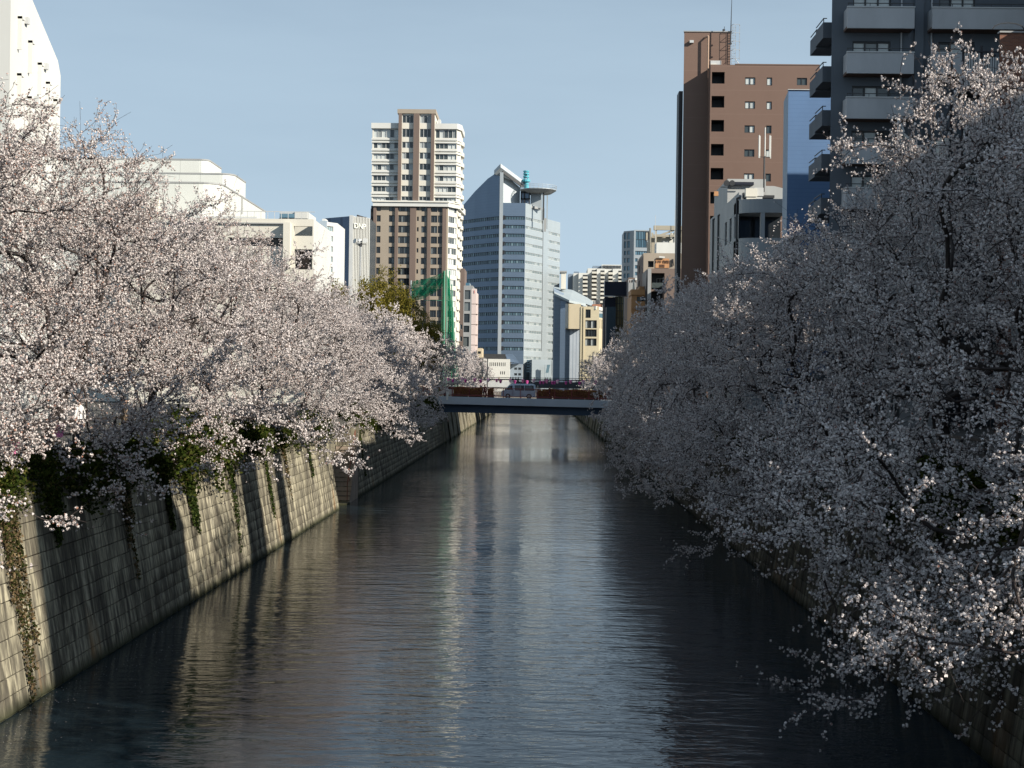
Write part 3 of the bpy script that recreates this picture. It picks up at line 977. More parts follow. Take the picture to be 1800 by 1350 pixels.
for (a, b) in strips():
    MB().box(B2[0] + 0.02, B2[0] + 0.9, 598.9, 599.28, a + 0.1, b + 0.2).build('fin_slot', M_dark, ar)
for (P0, P1, yt, n) in ((Cc, D1, 357, 7), (D2, E, 375, 6)):
    W = math.hypot(P1[0] - P0[0], P1[1] - P0[1])
    facade(ar, 'right_wall', M_clads, P0, P1, G, Fa.z(yt), [(0.2, W - 0.2, a, b - 0.25, n) for a, b in strips(1 if yt > 360 else 0, 17)], M_ltframe, M_stripg, 0.2, 0.1)
MB().prism([(D1[0], D1[1] + 0.1), (D2[0], D2[1] - 0.1), (D2[0] - 2, D2[1] + 4), (D1[0] - 2, D1[1] + 4)], Fa.z(615), Fa.z(357)).build('recess', M_dark, ar)
MB().prism([(D1[0] - .1, D1[1] - 0.6), (D1[0] + 0.5, D1[1] - 0.6), (D1[0] + 0.5, D1[1]), (D1[0] - .1, D1[1])], Fa.z(400), Fa.z(330)).build('lift_mast', M_steel, ar)
MB().prism([(D1[0] + 1.4, D1[1] - 0.2), (D1[0] + 1.9, D1[1] - 0.2), (D1[0] + 1.9, D1[1] + .3), (D1[0] + 1.4, D1[1] + .3)], Fa.z(395), Fa.z(330)).build('lift_mast', M_steel, ar)
MB().prism([(D1[0] + 0.4, D1[1] - 0.3), (D1[0] + 1.3, D1[1] - 0.3), (D1[0] + 1.3, D1[1] + .3), (D1[0] + .4, D1[1] + .3)], Fa.z(400), Fa.z(376)).build('louvre', M_grey, ar)
MB().prism([(B2[0], 600.2), (Cc[0], 600.2), (D1[0], D1[1] + 0.5), (E[0] - 0.5, 634), (E[0] - 6, 650), (A[0], 650), (A[0], 618.6), (B[0], 601)], G, Fa.z(376)).build('core', M_clads, ar)
MB().prism([(B2[0], 600.2), (Cc[0], 600.2), (D1[0], D1[1] + .5), (D1[0] - 3, 640), (B2[0], 640)], Fa.z(376) + 0.02, fr_top - 0.4).build('terrace', M_roof, ar)
# crown block behind the sloping face
MB().prism([A, B, (B2[0] + 6.5, 616), (B2[0] + 2, 636), (A[0] + 4, 640)], zt_l - 0.2, [tops[0] - 0.3, tops[3] - 0.3, Fa.z(330), Fa.z(330), tops[0] - 0.3]).build('crown_core', M_clads, ar)
# pale screen wall and the slanted roof slab over it
zz = Fa.z
MB().prism([(Fa.x(880), 602.0), (Fa.x(911.5), 606.0), (Fa.x(911.5), 608), (Fa.x(880), 604)], fr_top, [zz(301), zz(326), zz(326), zz(301)]).build('screen_wall', M_steel, ar)
rsl = MB()
top_ = [(Fa.x(866), 599.5, zz(300)), (Fa.x(877.5), 598.0, zz(289)), (Fa.x(921), 604.5, zz(317)), (Fa.x(921), 614, zz(317)), (Fa.x(877.5), 612, zz(289)), (Fa.x(866), 612, zz(300))]
n6 = 6
rsl.v = [(a, b, c - 1.5) for a, b, c in top_] + top_
rsl.f = [tuple(reversed(range(6))), tuple(range(6, 12))] + [(k, (k + 1) % 6, 6 + (k + 1) % 6, 6 + k) for k in range(6)]
rsl.build('roof_slab', M_steel, ar)
sh = MB()
a0, a1 = Vector((Fa.x(881), 599.2, zz(302))), Vector((Fa.x(916), 604.2, zz(325)))
sh.bar(a0, a1, 0.5, 1.2); sh.build('gutter_beam', M_dkframe, ar)
# round deck
cx_, cy_ = Fa.x(944), 606.0
rad = 32 / FPX * 606
def disc(r0, r1, z0, z1, name, m, n=28):
    b = MB()
    for k in range(n):
        t = 2 * math.pi * k / n
        b.v.append((cx_ + r0 * math.cos(t), cy_ + r0 * math.sin(t), z0))
    for k in range(n):
        t = 2 * math.pi * k / n
        b.v.append((cx_ + r1 * math.cos(t), cy_ + r1 * math.sin(t), z1))
    b.f = [tuple(reversed(range(n))), tuple(range(n, 2 * n))] + [(k, (k + 1) % n, n + (k + 1) % n, n + k) for k in range(n)]
    return b.build(name, m, ar)
zd = zz(330)
disc(rad * 0.72, rad, zd - 1.6, zd - 0.3, 'deck_underside', M_grey)
disc(rad, rad, zd - 0.298, zd, 'deck', M_steel)
rl_ = MB()
for k in range(28):
    t, t2 = 2 * math.pi * k / 28, 2 * math.pi * (k + 1) / 28
    p, q = (cx_ + rad * math.cos(t), cy_ + rad * math.sin(t)), (cx_ + rad * math.cos(t2), cy_ + rad * math.sin(t2))
    rl_.bar((p[0], p[1], zd), (p[0], p[1], zd + 1.5), 0.12)
    rl_.bar((p[0], p[1], zd + 1.5), (q[0], q[1], zd + 1.5), 0.14)
    rl_.bar((p[0], p[1], zd + .8), (q[0], q[1], zd + .8), 0.1)
rl_.build('deck_railing', M_steel, ar)
for px in (950.5, 953.5):
    b = MB(); x = Fa.x(px)
    b.bar((x, 602.5, zz(385)), (x, 602.5, zd - 1.3), 0.55); b.build('deck_post', M_steel if px < 952 else M_dkframe, ar)
fr = MB()
for x in (Fa.x(914), Fa.x(920), Fa.x(928.5)):
    fr.bar((x, 603, zz(359)), (x, 603, zd - 1.0), 0.55)
for y in (336, 347.5):
    fr.bar((Fa.x(913), 603, zz(y)), (Fa.x(930), 603, zz(y)), 0.55)
fr.build('stair_frame', M_dark, ar)
MB().box(Fa.x(914), Fa.x(929), 604, 612, fr_top - .2, zd - 1.0).build('stair_box', M_clad, ar)
MB().box(Fa.x(930.5), Fa.x(949), 606, 612, fr_top - 1.2, zz(334)).build('plant_room', M_steel, ar)
gb = MB(); gb.bar((Fa.x(929), 604, zz(361)), (Fa.x(951), 608, zz(362.5)), 0.9); gb.build('edge_beam', M_grey, ar)
# turquoise window-cleaning cradle machine
tq = MB(); tq.tube((Fa.x(923), 604, zd), (Fa.x(923), 604, zz(316)), 1.0, 0.8, 10); tq.build('crane_base', M_turq, ar)
tq = MB(); tq.tube((Fa.x(922.5), 604, zz(317)), (Fa.x(922.5), 604, zz(313.5)), 1.7, 1.7, 12); tq.build('crane_ring', M_turq, ar)
tq = MB()
for a in range(4):
    t = a * math.pi / 2 + 0.6
    tq.bar((Fa.x(922.3) + 1.1 * math.cos(t), 604 + 1.1 * math.sin(t), zz(313)), (Fa.x(922.3) + 0.9 * math.cos(t), 604 + 0.9 * math.sin(t), zz(298)), 0.3)
for z in (309, 304, 299.5):
    tq.tube((Fa.x(922.3), 604, zz(z)), (Fa.x(922.3), 604, zz(z) + 0.45), 1.25, 1.25, 10)
tq.bar((Fa.x(919.5), 604, zz(312)), (Fa.x(925), 604, zz(300)), 0.4); tq.bar((Fa.x(925), 604, zz(312)), (Fa.x(919.5), 604, zz(300)), 0.4)
tq.build('crane_lattice', M_turq, ar)
# glazed entrance at the foot
lob = MB(); lob.prism([(at(935, 640, 590).x, 590), (at(968, 640, 592).x, 592), (at(974, 640, 606).x, 606), (at(930, 640, 604).x, 604)], G, zz(632)); lob.build('entrance_block', M_clads, ar)
for k in range(5):
    z = zz(634 + 4.6 * k)
    lo = MB(); lo.box(at(926, 640, 592).x, at(935, 640, 592).x, 592, 593, z - 0.45, z + 0.25); lo.build('louvre', M_strip, ar); lo = MB(); lo.box(at(972, 640, 596).x, at(980, 640, 596).x, 596, 597, z - .45, z + .25); lo.build('louvre', M_strip, ar)
lg = MB(); lg.face((at(959, 650, 588).x, 588, zz(655)), (at(964, 650, 588).x, 588, zz(655)), (at(967, 650, 588).x, 588, zz(641)), (at(962, 650, 588).x, 588, zz(641))); 
for k in range(3):
    lg.box(at(957.5 + k * 3.6, 650, 588).x, at(958.0 + k * 3.6, 650, 588).x, 588.2, 589, G, zz(641))
lg.build('glazed_lean_to', M_strip, ar)

# ---- low buildings between the high-rise and the footbridge ----------------------------------
F = Front(450, 868, 645)
lw = thing('low_building', (F.x(868), 455, G), 'low bright white building with two rows of slit windows behind the footbridge', 'building')
x0, x1 = F.x(845), F.x(896)
sl = [(F.x(860.5 + 3.3 * k) - x0, F.x(862.0 + 3.3 * k) - x0, F.z(b), F.z(a), 1) for k in range(9) for a, b in ((637, 643.5),)]
sl += [(F.x(879.5 + 3.3 * k) - x0, F.x(881 + 3.3 * k) - x0, F.z(658), F.z(652.5), 1) for k in range(3)]
facade(lw, 'wall', M_white, (x0, 450), (x1, 450), G, F.z(631), sl, M_dkframe, M_glassd, 0.2)
MB().box(x0, x1, 450.4, 470, G, F.z(631) - 0.01).build('core', M_white, lw)
MB().box(F.x(846), F.x(888), 451.5, 465, F.z(631), F.z(622)).build('roof_storey', M_dkframe, lw)
F = Front(456, 905, 645)
gh = thing('house', (F.x(907), 460, G), 'blue grey house with a steep metal roof right of the white slit-window building', 'house')
x0, x1 = F.x(896.2), F.x(919)
facade(gh, 'wall', mat('blue_grey_render', (0.25, 0.30, 0.35), 0.7, 0.1, 0.4), (x0, 456), (x1, 456), G, F.z(640),
       [(F.x(a) - x0, F.x(a + 5) - x0, F.z(b + 4), F.z(b), 2) for a in (904, 911) for b in (646, 656)], M_dkframe, M_glassd, 0.2)
MB().box(x0, x1, 456.4, 468, G, F.z(640) - 0.01).build('core', M_grey, gh)
rf = MB(); p0 = [(F.x(888), 455, F.z(623)), (F.x(901), 455, F.z(622)), (F.x(913.5), 454, F.z(639)), (F.x(893), 454, F.z(636))]
rf.v = p0 + [(a, b + 12, c) for a, b, c in p0]; rf.f = [(0, 3, 2, 1), (4, 5, 6, 7), (0, 1, 5, 4), (1, 2, 6, 5), (2, 3, 7, 6), (3, 0, 4, 7)]
rf.build('roof', M_clad, gh)
# ---- far left: white building at the picture's edge ------------------------------------------
xw = -27.6
d0, d1_ = dist_at(17, xw, 150), dist_at(106, xw, 170)
we = thing('apartment_building', (xw - 6, (d0 + d1_) / 2, G), 'white building with narrow hooded windows rising behind the nearest cherry tree', 'building')
zA, zB, zCc = at(97, 120, d1_ - 0.4).z, at(55, 0, dist_at(55, xw, 0)).z, at(105, 133, d1_).z
dm = dist_at(55, xw, 0)
sl_ = (zB - zA) / (dm - (d1_ - 0.4))
ztop0 = zA + sl_ * (d0 - (d1_ - 0.4))
w = MB()
prof = [(d0, G), (d1_, G), (d1_, zCc), (d1_ - 0.5, zA + 0.4), (d0, ztop0)]
w.v = [(xw, a, b) for a, b in prof] + [(xw - 14, a, b) for a, b in prof]
w.f = [(0, 1, 2, 3, 4), (9, 8, 7, 6, 5)] + [(k, k + 5, 5 + (k + 1) % 5, (k + 1) % 5) for k in range(5)]
w.build('wall', M_white, we)
rw = random.Random(3)
for c, f in enumerate((0.16, 0.36, 0.55, 0.72, 0.88)):
    y = d0 + (d1_ - d0) * f
    ztop_y = ztop0 + (zA - ztop0) * f
    for k in range(5):
        z = ztop_y - 3.2 - k * 3.0
        if z < G + 2: break
        MB().box(xw, xw + 0.03, y - 0.16, y + 0.16, z - 0.9, z + 0.6).build('window', M_grey, we)
        hd = MB(); hd.box(xw + 0.001, xw + 0.22, y - 0.26, y - 0.17, z - 1.0, z + 0.75); hd.box(xw + 0.001, xw + 0.22, y - 0.26, y + 0.26, z + 0.62, z + 0.75)
        hd.build('window_hood', M_white, we)
        if (c + k) % 2 == 0 and c < 4:
            MB().box(xw + 0.001, xw + 0.2, y + 0.75, y + 1.05, z + 0.6, z + 0.95).build('vent_box', M_ltframe, we)

# ---- white hall with stepped, rounded upper tiers ---------------------------------------------
M_hall = mat_lined('hall_panel', (0.66, 0.67, 0.62), (0.50, 0.51, 0.47), 2.35, 0.03, 0, 0.6, 0.0, 0.07, 0.3)
F = Front(150, 380, 330)
hl = thing('hall', (F.x(330), 165, G), 'big white windowless hall stepping down in three rounded tiers behind the cherry row', 'hall')
def tier(px1, D0, D1, ytop, rr, name, z0):
    p = at(px1, ytop, D0)
    x1, zt = p.x, p.z
    x0 = x1 - 24
    pl = [(x0, D0)] + [(x1 - rr + rr * math.sin(t), D0 + rr - rr * math.cos(t)) for t in np.linspace(0, math.pi / 2, 8)] + [(x1, D1), (x0, D1)]
    MB().prism(pl, z0, zt).build(name, M_hall, hl)
    MB().prism([(q[0] + (0.05 if q[0] > x0 else 0), q[1] + (-0.05 if q[1] < D1 else 0)) for q in pl], zt - 0.02, zt + 0.14).build('coping', M_grey, hl)
    return zt
z3 = tier(387, 150.0, 175, 322.5, 2.2, 'lower_tier', G)
z2 = tier(410, 165.0, 172, 306.5, 1.5, 'middle_tier', z3 - 1)
z1 = tier(366, 168.0, 175, 281.5, 1.0, 'upper_tier', z2 - 2)
MB().box(F.x(255), F.x(281), 149.6, 150 - 0.002, at(270, 384, 150).z, at(270, 349, 150).z).build('roller_panel', M_cream, hl)
xj = at(387, 340, 150).x; yj = dist_at(424.5, xj, 350)
jb = MB(); jb.bar((xj + 0.06, yj, at(424, 376, yj).z), (xj + 0.06, yj, at(424, 345, yj).z), 0.14); jb.build('downpipe', M_grey, hl)
# lower wing in front
F2 = Front(140, 480, 430)
lwg = thing('hall_wing', (F2.x(450), 146, G), 'lower white wing of the hall with one dark window band and a square recessed bay', 'building')
x0, x1 = F2.x(230), F2.x(551)
zt = F2.z(384.5)
holes = [(F2.x(400) - x0, F2.x(500) - x0, F2.z(433), F2.z(418), 8), (F2.x(516) - x0, F2.x(549) - x0, F2.z(414), F2.z(397), 0), (F2.x(518) - x0, F2.x(549) - x0, F2.z(473), F2.z(437.5), 0)]
facade(lwg, 'wall', M_cream, (x0, 140), (x1, 140), G, zt, holes, M_dkframe, M_glassd, 0.5)
MB().box(x0, x1 - 0.02, 142.0, 152, G, zt - 0.02).build('core', M_cream, lwg)
MB().box(F2.x(518) , F2.x(540), 141.4, 141.98, F2.z(473), F2.z(437.5)).build('lattice_screen', M_brownt, lwg)
xe = at(567, 430, 147).x
MB().prism([(x1, 140), (xe, 146), (xe, 152), (x1, 152)], G, zt).build('end_wall', M_white, lwg)
MB().box(x0, F2.x(500), 139.8, 140 - 0.002, F2.z(394), F2.z(392)).build('eaves_shadow_gap', M_grey, lwg)
MB().box(F2.x(500), F2.x(512), 139.2, 140 - 0.002, F2.z(470), F2.z(392)).build('pier', M_cream, lwg)
MB().box(F2.x(330), F2.x(440), 143, 147, zt, F2.z(375)).build('roof_plant', M_ltframe, lwg)
rr_ = MB()
for px in range(300, 552, 12):
    rr_.bar((F2.x(px), 140.6, zt), (F2.x(px), 140.6, zt + 0.75), 0.05)
rr_.bar((F2.x(300), 140.6, zt + .75), (F2.x(551), 140.6, zt + .75), 0.06)
rr_.build('roof_railing', M_ltframe, lwg)
F3 = Front(190, 515, 378)
ph_ = thing('rooftop_penthouse', (F3.x(515), 192, F3.z(390)), 'small glazed penthouse showing above the roof of the white wing', 'building')
MB().box(F3.x(490), F3.x(540), 190, 198, G, F3.z(384)).build('wall', M_ltframe, ph_)
MB().box(F3.x(492), F3.x(518), 189.8, 190 - 0.002, F3.z(383), F3.z(376)).build('glazing', M_glassb, ph_)
MB().box(F3.x(518.2), F3.x(541), 189.9, 197, F3.z(384) + 0.001, F3.z(372)).build('lift_housing', M_white, ph_)
MB().box(F3.x(491), F3.x(520), 190.2, 197, F3.z(384) + 0.001, F3.z(373)).build('roof', M_ltframe, ph_)

# ---- pale glass block and the finned office behind it -----------------------------------------
F = Front(235, 578, 430)
gb_ = thing('office_building', (F.x(578), 240, G), 'pale glass office end with white floor bands beside the white hall wing', 'building')
M_glp = mat_glass('pale_green_glass', (0.27, 0.38, 0.40), (0.36, 0.47, 0.48), 0.4, 0.08)
x0, x1 = F.x(562), F.x(590.5)
xs_ = F.x(574)
zz_ = [393, 410, 428, 446, 464, 482, 500, 520]
facade(gb_, 'wall', M_ltframe, (xs_, 235), (x1, 237), G, F.z(390), [(0.1, (x1 - xs_) - 0.05, F.z(b - 4), F.z(a + 4), 3) for a, b in zip(zz_[:-1], zz_[1:])], M_ltframe, M_glp, 0.2)
MB().box(x0, xs_, 235.01, 240, G, F.z(388)).build('stair_shaft', mat('bluish_panel', (0.42, 0.50, 0.56), 0.5, 0.08, 0.3), gb_)
MB().box(xs_, x1 - 0.05, 237.4, 246, G, F.z(390) - 0.01).build('core', M_white, gb_)
MB().box(F.x(565), F.x(571), 235.5, 238, F.z(388), F.z(384)).build('roof_box', M_white, gb_)
F = Front(345, 610, 430)
of = thing('office_building', (F.x(610), 352, G), 'dark blue office block with white vertical fins and lettering near its top', 'building')
xl, xc, xr = F.x(565), F.x(620), at(650, 430, 349).x
M_navy = mat_lined('navy_cladding', (0.11, 0.16, 0.24), (0.07, 0.10, 0.16), 0.75, 0.2, 0, 0.35, 0.2, 0.06, 0.5)
ztop = F.z(380)
MB().prism([(xl, 350), (xc - 0.8, 345), (xc - 0.8, 362), (xl, 362)], G, ztop).build('side_wall', M_navy, of)
MB().prism([(xc - 0.8, 344.6), (xc, 344.6), (xc, 346.5), (xc - 0.8, 346.5)], G, ztop + 0.2).build('corner_pier', M_ltframe, of)
MB().prism([(xc, 346), (xr, 349.6), (xr, 362), (xc - 0.79, 362), (xc - .79, 346)], G, ztop - 0.02).build('glazed_wall', mat('dim_glass', (0.035, 0.045, 0.05), 0.25, 0.15, 0.5), of)
nf = 11
for k in range(nf):
    f = (k + 0.5) / nf
    x, y = xc + (xr - xc) * f, 345.7 + 3.6 * f
    MB().prism([(x - 0.10, y - 0.3), (x + 0.10, y - 0.3), (x + 0.10, y + 0.2), (x - 0.10, y + 0.2)], G, ztop + 0.1).build('fin', M_white, of)
gd = MB(); gd.bar((F.x(624), 348, F.z(376)), (F.x(640), 349, F.z(380)), 0.35); gd.bar((F.x(626), 348, F.z(380)), (F.x(626), 348, F.z(375.5)), 0.3); gd.bar((F.x(637), 349, F.z(383)), (F.x(637), 349, F.z(378)), 0.9); gd.build('roof_crane', M_dark, of)
def text(s, size, loc, m, parent, ext=0.05, rz=0.0, name='lettering', shear=0.0):
    cu = bpy.data.curves.new(name, 'FONT')
    cu.body = s; cu.size = size; cu.extrude = ext; cu.shear = shear
    t = bpy.data.objects.new('tmp', cu); C.objects.link(t)
    dg = bpy.context.evaluated_depsgraph_get()
    me = bpy.data.meshes.new_from_object(t.evaluated_get(dg))
    bpy.data.objects.remove(t)
    me.materials.clear(); me.materials.append(m)
    o = link(name, me, parent, Matrix.Translation(Vector(loc) - parent.location) @ Matrix.Rotation(rz, 4, 'Z') @ Matrix.Rotation(R(90), 4, 'X'))
    return o
text('DNP', 1.75, (F.x(621.5), 345.2, F.z(400.5)), mat('sign_white', (0.8, 0.82, 0.74), 0.5, 0.03), of, 0.08, math.atan2(3.6, xr - xc))

# ---- floodlight mast and golf net ---------------------------------------------------------------
D = 205
fl = thing('floodlight_mast', (at(632, 500, D).x, D, G), 'slim pale floodlight mast with bowl lamps in front of the finned office', 'floodlight')
xm = at(633.5, 470, D).x
b = MB(); b.tube((xm, D, G), (xm, D, at(633, 428, D).z), 0.16, 0.10, 10); b.build('mast', M_galv, fl)
b = MB(); zz = at(633, 429, D).z; b.bar((xm - 0.75, D, zz), (xm + 0.75, D, zz), 0.09); b.bar((xm, D - 0.5, zz), (xm, D + 0.5, zz), 0.09); b.tube((xm, D, zz - 0.35), (xm, D, zz + 0.15), 0.2, 0.2, 8); b.build('cross_arm', M_dkframe, fl)
for dx, dz, dirv in ((-0.62, 0.35, (-0.6, -0.6, 0.2)), (-0.25, 0.35, (0.2, 0.8, 0.3)), (0.62, 0.45, (0.1, -0.9, 0.1)), (-0.1, 0.1, (-0.5, 0.5, 0.1))):
    p = Vector((xm + dx, D, zz + dz)); dv = Vector(dirv).normalized()
    b = MB(); b.tube(p - dv * 0.15, p + dv * 0.28, 0.14, 0.36, 12); b.build('lamp_bowl', M_ltframe, fl)
D = 232
M_gpole = mat('green_pole', (0.14, 0.36, 0.25), 0.5, 0.15, 0.5)
def net_material():
    m, n, l, o = nt_new('green_netting')
    d = n.new('ShaderNodeBsdfDiffuse'); d.inputs['Color'].default_value = (0.015, 0.15, 0.08, 1)
    t = n.new('ShaderNodeBsdfTranslucent'); t.inputs['Color'].default_value = (0.015, 0.15, 0.08, 1)
    a = n.new('ShaderNodeAddShader'); l.new(d.outputs[0], a.inputs[0]); l.new(t.outputs[0], a.inputs[1])
    tr = n.new('ShaderNodeBsdfTransparent')
    x = n.new('ShaderNodeMixShader')
    g = n.new('ShaderNodeNewGeometry')
    z = n.new('ShaderNodeTexNoise'); z.inputs['Scale'].default_value = 0.9; z.inputs['Detail'].default_value = 3
    mp = n.new('ShaderNodeMapping'); mp.inputs['Scale'].default_value = (2.2, 2.2, 0.25)
    l.new(g.outputs['Position'], mp.inputs['Vector']); l.new(mp.outputs['Vector'], z.inputs['Vector'])
    r = n.new('ShaderNodeMapRange'); r.inputs['From Min'].default_value = 0.35; r.inputs['From Max'].default_value = 0.65; r.inputs['To Min'].default_value = 0.50; r.inputs['To Max'].default_value = 0.95
    l.new(z.outputs['Fac'], r.inputs['Value']); l.new(r.outputs['Result'], x.inputs[0])
    l.new(tr.outputs[0], x.inputs[1]); l.new(a.outputs[0], x.inputs[2]); l.new(x.outputs[0], o.inputs['Surface'])
    return m
M_net = net_material()
gn = thing('golf_net', (at(780, 560, D).x, D, G), 'green practice range netting slung between poles in front of the tan tower', 'netting')
def P(px, py, dd=0.0):
    return at(px, py, D + dd)
for (px, top, dd, pb) in ((722.5, 493, 4, 722.5), (781.5, 476, 0, 780), (785.5, 474, 1.5, 785), (790, 476, 3, 793), (794, 500, 4, 799), (796, 540, 2, 802)):
    b = MB(); a = P(pb, 650, dd); a.z = G
    b.tube(a, P(px, top, dd), 0.14, 0.10, 8); b.build('pole', M_gpole if px > 730 else M_steel, gn)
def sheet(name, fn, nu, nv):
    b = MB()
    for i in range(nu + 1):
        for j in range(nv + 1):
            b.v.append(tuple(fn(i / nu, j / nv)))
    for i in range(nu):
        for j in range(nv):
            k = i * (nv + 1) + j
            b.f.append((k, k + nv + 1, k + nv + 2, k + 1))
    return b.build(name, M_net, gn, True)
def upper_net(u, v):
    top = P(723 + 58 * u, 494.5 - 16.5 * u + 7 * math.sin(u * math.pi) * 0.4, 4 - 4 * u)
    bot = P(723 + 58 * u, 525 - 29 * u + 6 * math.sin(u * math.pi), 4 - 4 * u + 0.8)
    p = top.lerp(bot, v); p.y += 0.35 * math.sin(u * 17 + v * 9)
    return p
sheet('hung_net', upper_net, 24, 8)
sheet('hung_net', lambda u, v: upper_net(u, 0.25 + 0.75 * v) + Vector((0, 1.4 + 0.4 * math.sin(v * 6 + u * 9), -0.3)), 20, 6)
def low_net(u, v):
    p = P(736 + 42 * u, 520 + 100 * v, 3 - 3 * u); p.y += 0.2 * math.sin(u * 20)
    return p
def curtain(k):
    def fn(u, v):
        a = P(778 + 1.2 * k + 4 * u, 476 + 2 * k, 0.4 * k)
        c = P(771 + 4.5 * k + 7.5 * u, 655, 0.5 * k); c.z = G + 0.3
        p = a.lerp(c, v); p.y += 0.35 * math.sin(u * 15 + k) * (0.4 + v)
        return p
    return fn
for k in range(8):
    if k in (2, 3): continue
    sheet('gathered_net', curtain(k), 10, 14)
b = MB()
for py in (528, 585, 622):
    b.bar(P(745 if py < 560 else 773, py, 2), P(790, py, 1), 0.08)
b.build('cross_rope', M_gpole, gn)

# ---- right of the high-rise: gabled hall, yellow blocks, screens ---------------------------------
F = Front(520, 1025, 540)
gj = thing('banquet_hall', (F.x(1010), 540, G), 'pale building with a great sloping metal roof right of the glass tower', 'building')
M_mroof = mat_lined('metal_roof', (0.40, 0.45, 0.46), (0.33, 0.38, 0.40), 1.2, 0.08, 0, 0.5, 0.1, 0.08)
rf = MB()
rf.face((F.x(974), 520, F.z(516)), (F.x(1000), 516, F.z(529)), (F.x(1030), 520, F.z(534)), (F.x(1075), 545, F.z(541)), (F.x(1040), 570, F.z(508)), (F.x(1012), 570, F.z(494)), (F.x(974), 560, F.z(491)))
rf.face((F.x(974), 520, F.z(516)), (F.x(974), 520, F.z(520)), (F.x(1000), 516, F.z(533)), (F.x(1000), 516, F.z(529)))
rf.face((F.x(1000), 516, F.z(529)), (F.x(1000), 516, F.z(533)), (F.x(1030), 520, F.z(538)), (F.x(1030), 520, F.z(534)))
rf.build('roof', M_mroof, gj)
M_gjw = mat_lined('blue_grey_wall', (0.22, 0.28, 0.35), (0.15, 0.20, 0.27), 1.6, 0.05, 2, 0.5, 0.0, 0.08)
MB().prism([(F.x(974), 521), (F.x(1003), 518.5), (F.x(1030), 521), (F.x(1030), 540), (F.x(974), 540)], G, [F.z(518), F.z(532), F.z(536), F.z(530), F.z(500)]).build('wall', M_gjw, gj)
MB().box(F.x(985), F.x(996), 518.2, 519.2, G, F.z(530)).build('pilaster', M_clad, gj)
cb = MB(); cb.box(F.x(987.5), F.x(996.5), 545, 552, F.z(500), F.z(470)); cb.build('chimney_shaft', M_cream, gj)
MB().box(F.x(985.5), F.x(998), 544.5, 552.5, F.z(470) + 0.01, F.z(467)).build('chimney_cap', M_grey, gj)
M_yel = mat('pale_yellow_tile', (0.60, 0.52, 0.37), 0.7, 0.08, 0.3, 0.4)
F = Front(500, 1008, 560)
yb = thing('building', (F.x(1008), 505, G), 'windowless pale yellow block under the great sloping roof', 'building')
MB().box(F.x(994.5), F.x(1021), 500, 510, F.z(578), F.z(534)).build('block', M_yel, yb)
MB().box(F.x(993.5), F.x(998), 499.4, 500 - 0.002, F.z(577), F.z(535)).build('edge_fin', M_white, yb)
MB().box(F.x(1002), F.x(1021), 502, 509, G, F.z(578)).build('lower_wall', mat_lined('slotted_panel', (0.45, 0.50, 0.55), (0.25, 0.3, 0.36), 1.1, 0.2, 0, 0.5), yb)
MB().box(F.x(994.5), F.x(1001.9), 503, 509, G, F.z(578)).build('lower_wall', M_gjw, yb)
F = Front(470, 1048, 570)
y2 = thing('apartment_building', (F.x(1048), 476, G), 'cream yellow flats with big grey windows and a finned right hand end', 'building')
M_yel2 = mat('cream_yellow_render', (0.55, 0.485, 0.34), 0.7, 0.1, 0.3, 0.4)
x0 = F.x(1020)
facade(y2, 'front_wall', M_yel2, (x0, 470), (F.x(1053), 470), G, F.z(539),
       [(F.x(1029) - x0, F.x(1038) - x0, F.z(559), F.z(544), 2), (F.x(1029) - x0, F.x(1049) - x0, F.z(577), F.z(563), 4), (F.x(1029) - x0, F.x(1049) - x0, F.z(592), F.z(579), 4), (F.x(1029) - x0, F.x(1049) - x0, F.z(608), F.z(595), 4)], M_dkframe, M_glass, 0.4)
MB().box(x0, F.x(1053), 470.5, 480, G, F.z(539) - 0.01).build('core', M_yel2, y2)
xq = at(1074, 570, 485).x
facade(y2, 'finned_wall', M_yel2, (F.x(1053), 470.02), (xq, 485), G, F.z(558), [(0.8 + 2.3 * k, 1.6 + 2.3 * k, F.z(577), F.z(561), 1) for k in range(6)], M_dkframe, M_glassd, 0.3)
MB().prism([(F.x(1053), 470.8), (xq - 0.3, 485.3), (xq - 2, 490), (F.x(1053), 490)], G, F.z(558) - 0.02).build('core', M_yel2, y2)
for a, b_ in ((1020.5, 1023), (1025, 1027)):
    MB().box(F.x(a), F.x(b_), 469.4, 470 - 0.002, G, F.z(540)).build('pilaster', M_yel2, y2)
cn = MB(); cn.bar(P0 := at(1044, 541, 470), P1 := at(1072, 547, 480), 1.4, 1.1); cn.build('canopy', M_white, y2)
MB().box(F.x(1054), F.x(1070), 474, 482, F.z(558), F.z(550)).build('roof_glazing', M_glassb, y2)
MB().box(F.x(1042), F.x(1060), 476, 484, F.z(539), F.z(533)).build('roof_store', mat('brick_red', (0.36, 0.17, 0.11), 0.8, 0.2, 0.6), y2)
MB().box(F.x(1045), F.x(1054), 477, 483, F.z(533), F.z(525.5)).build('roof_unit', M_grey, y2)

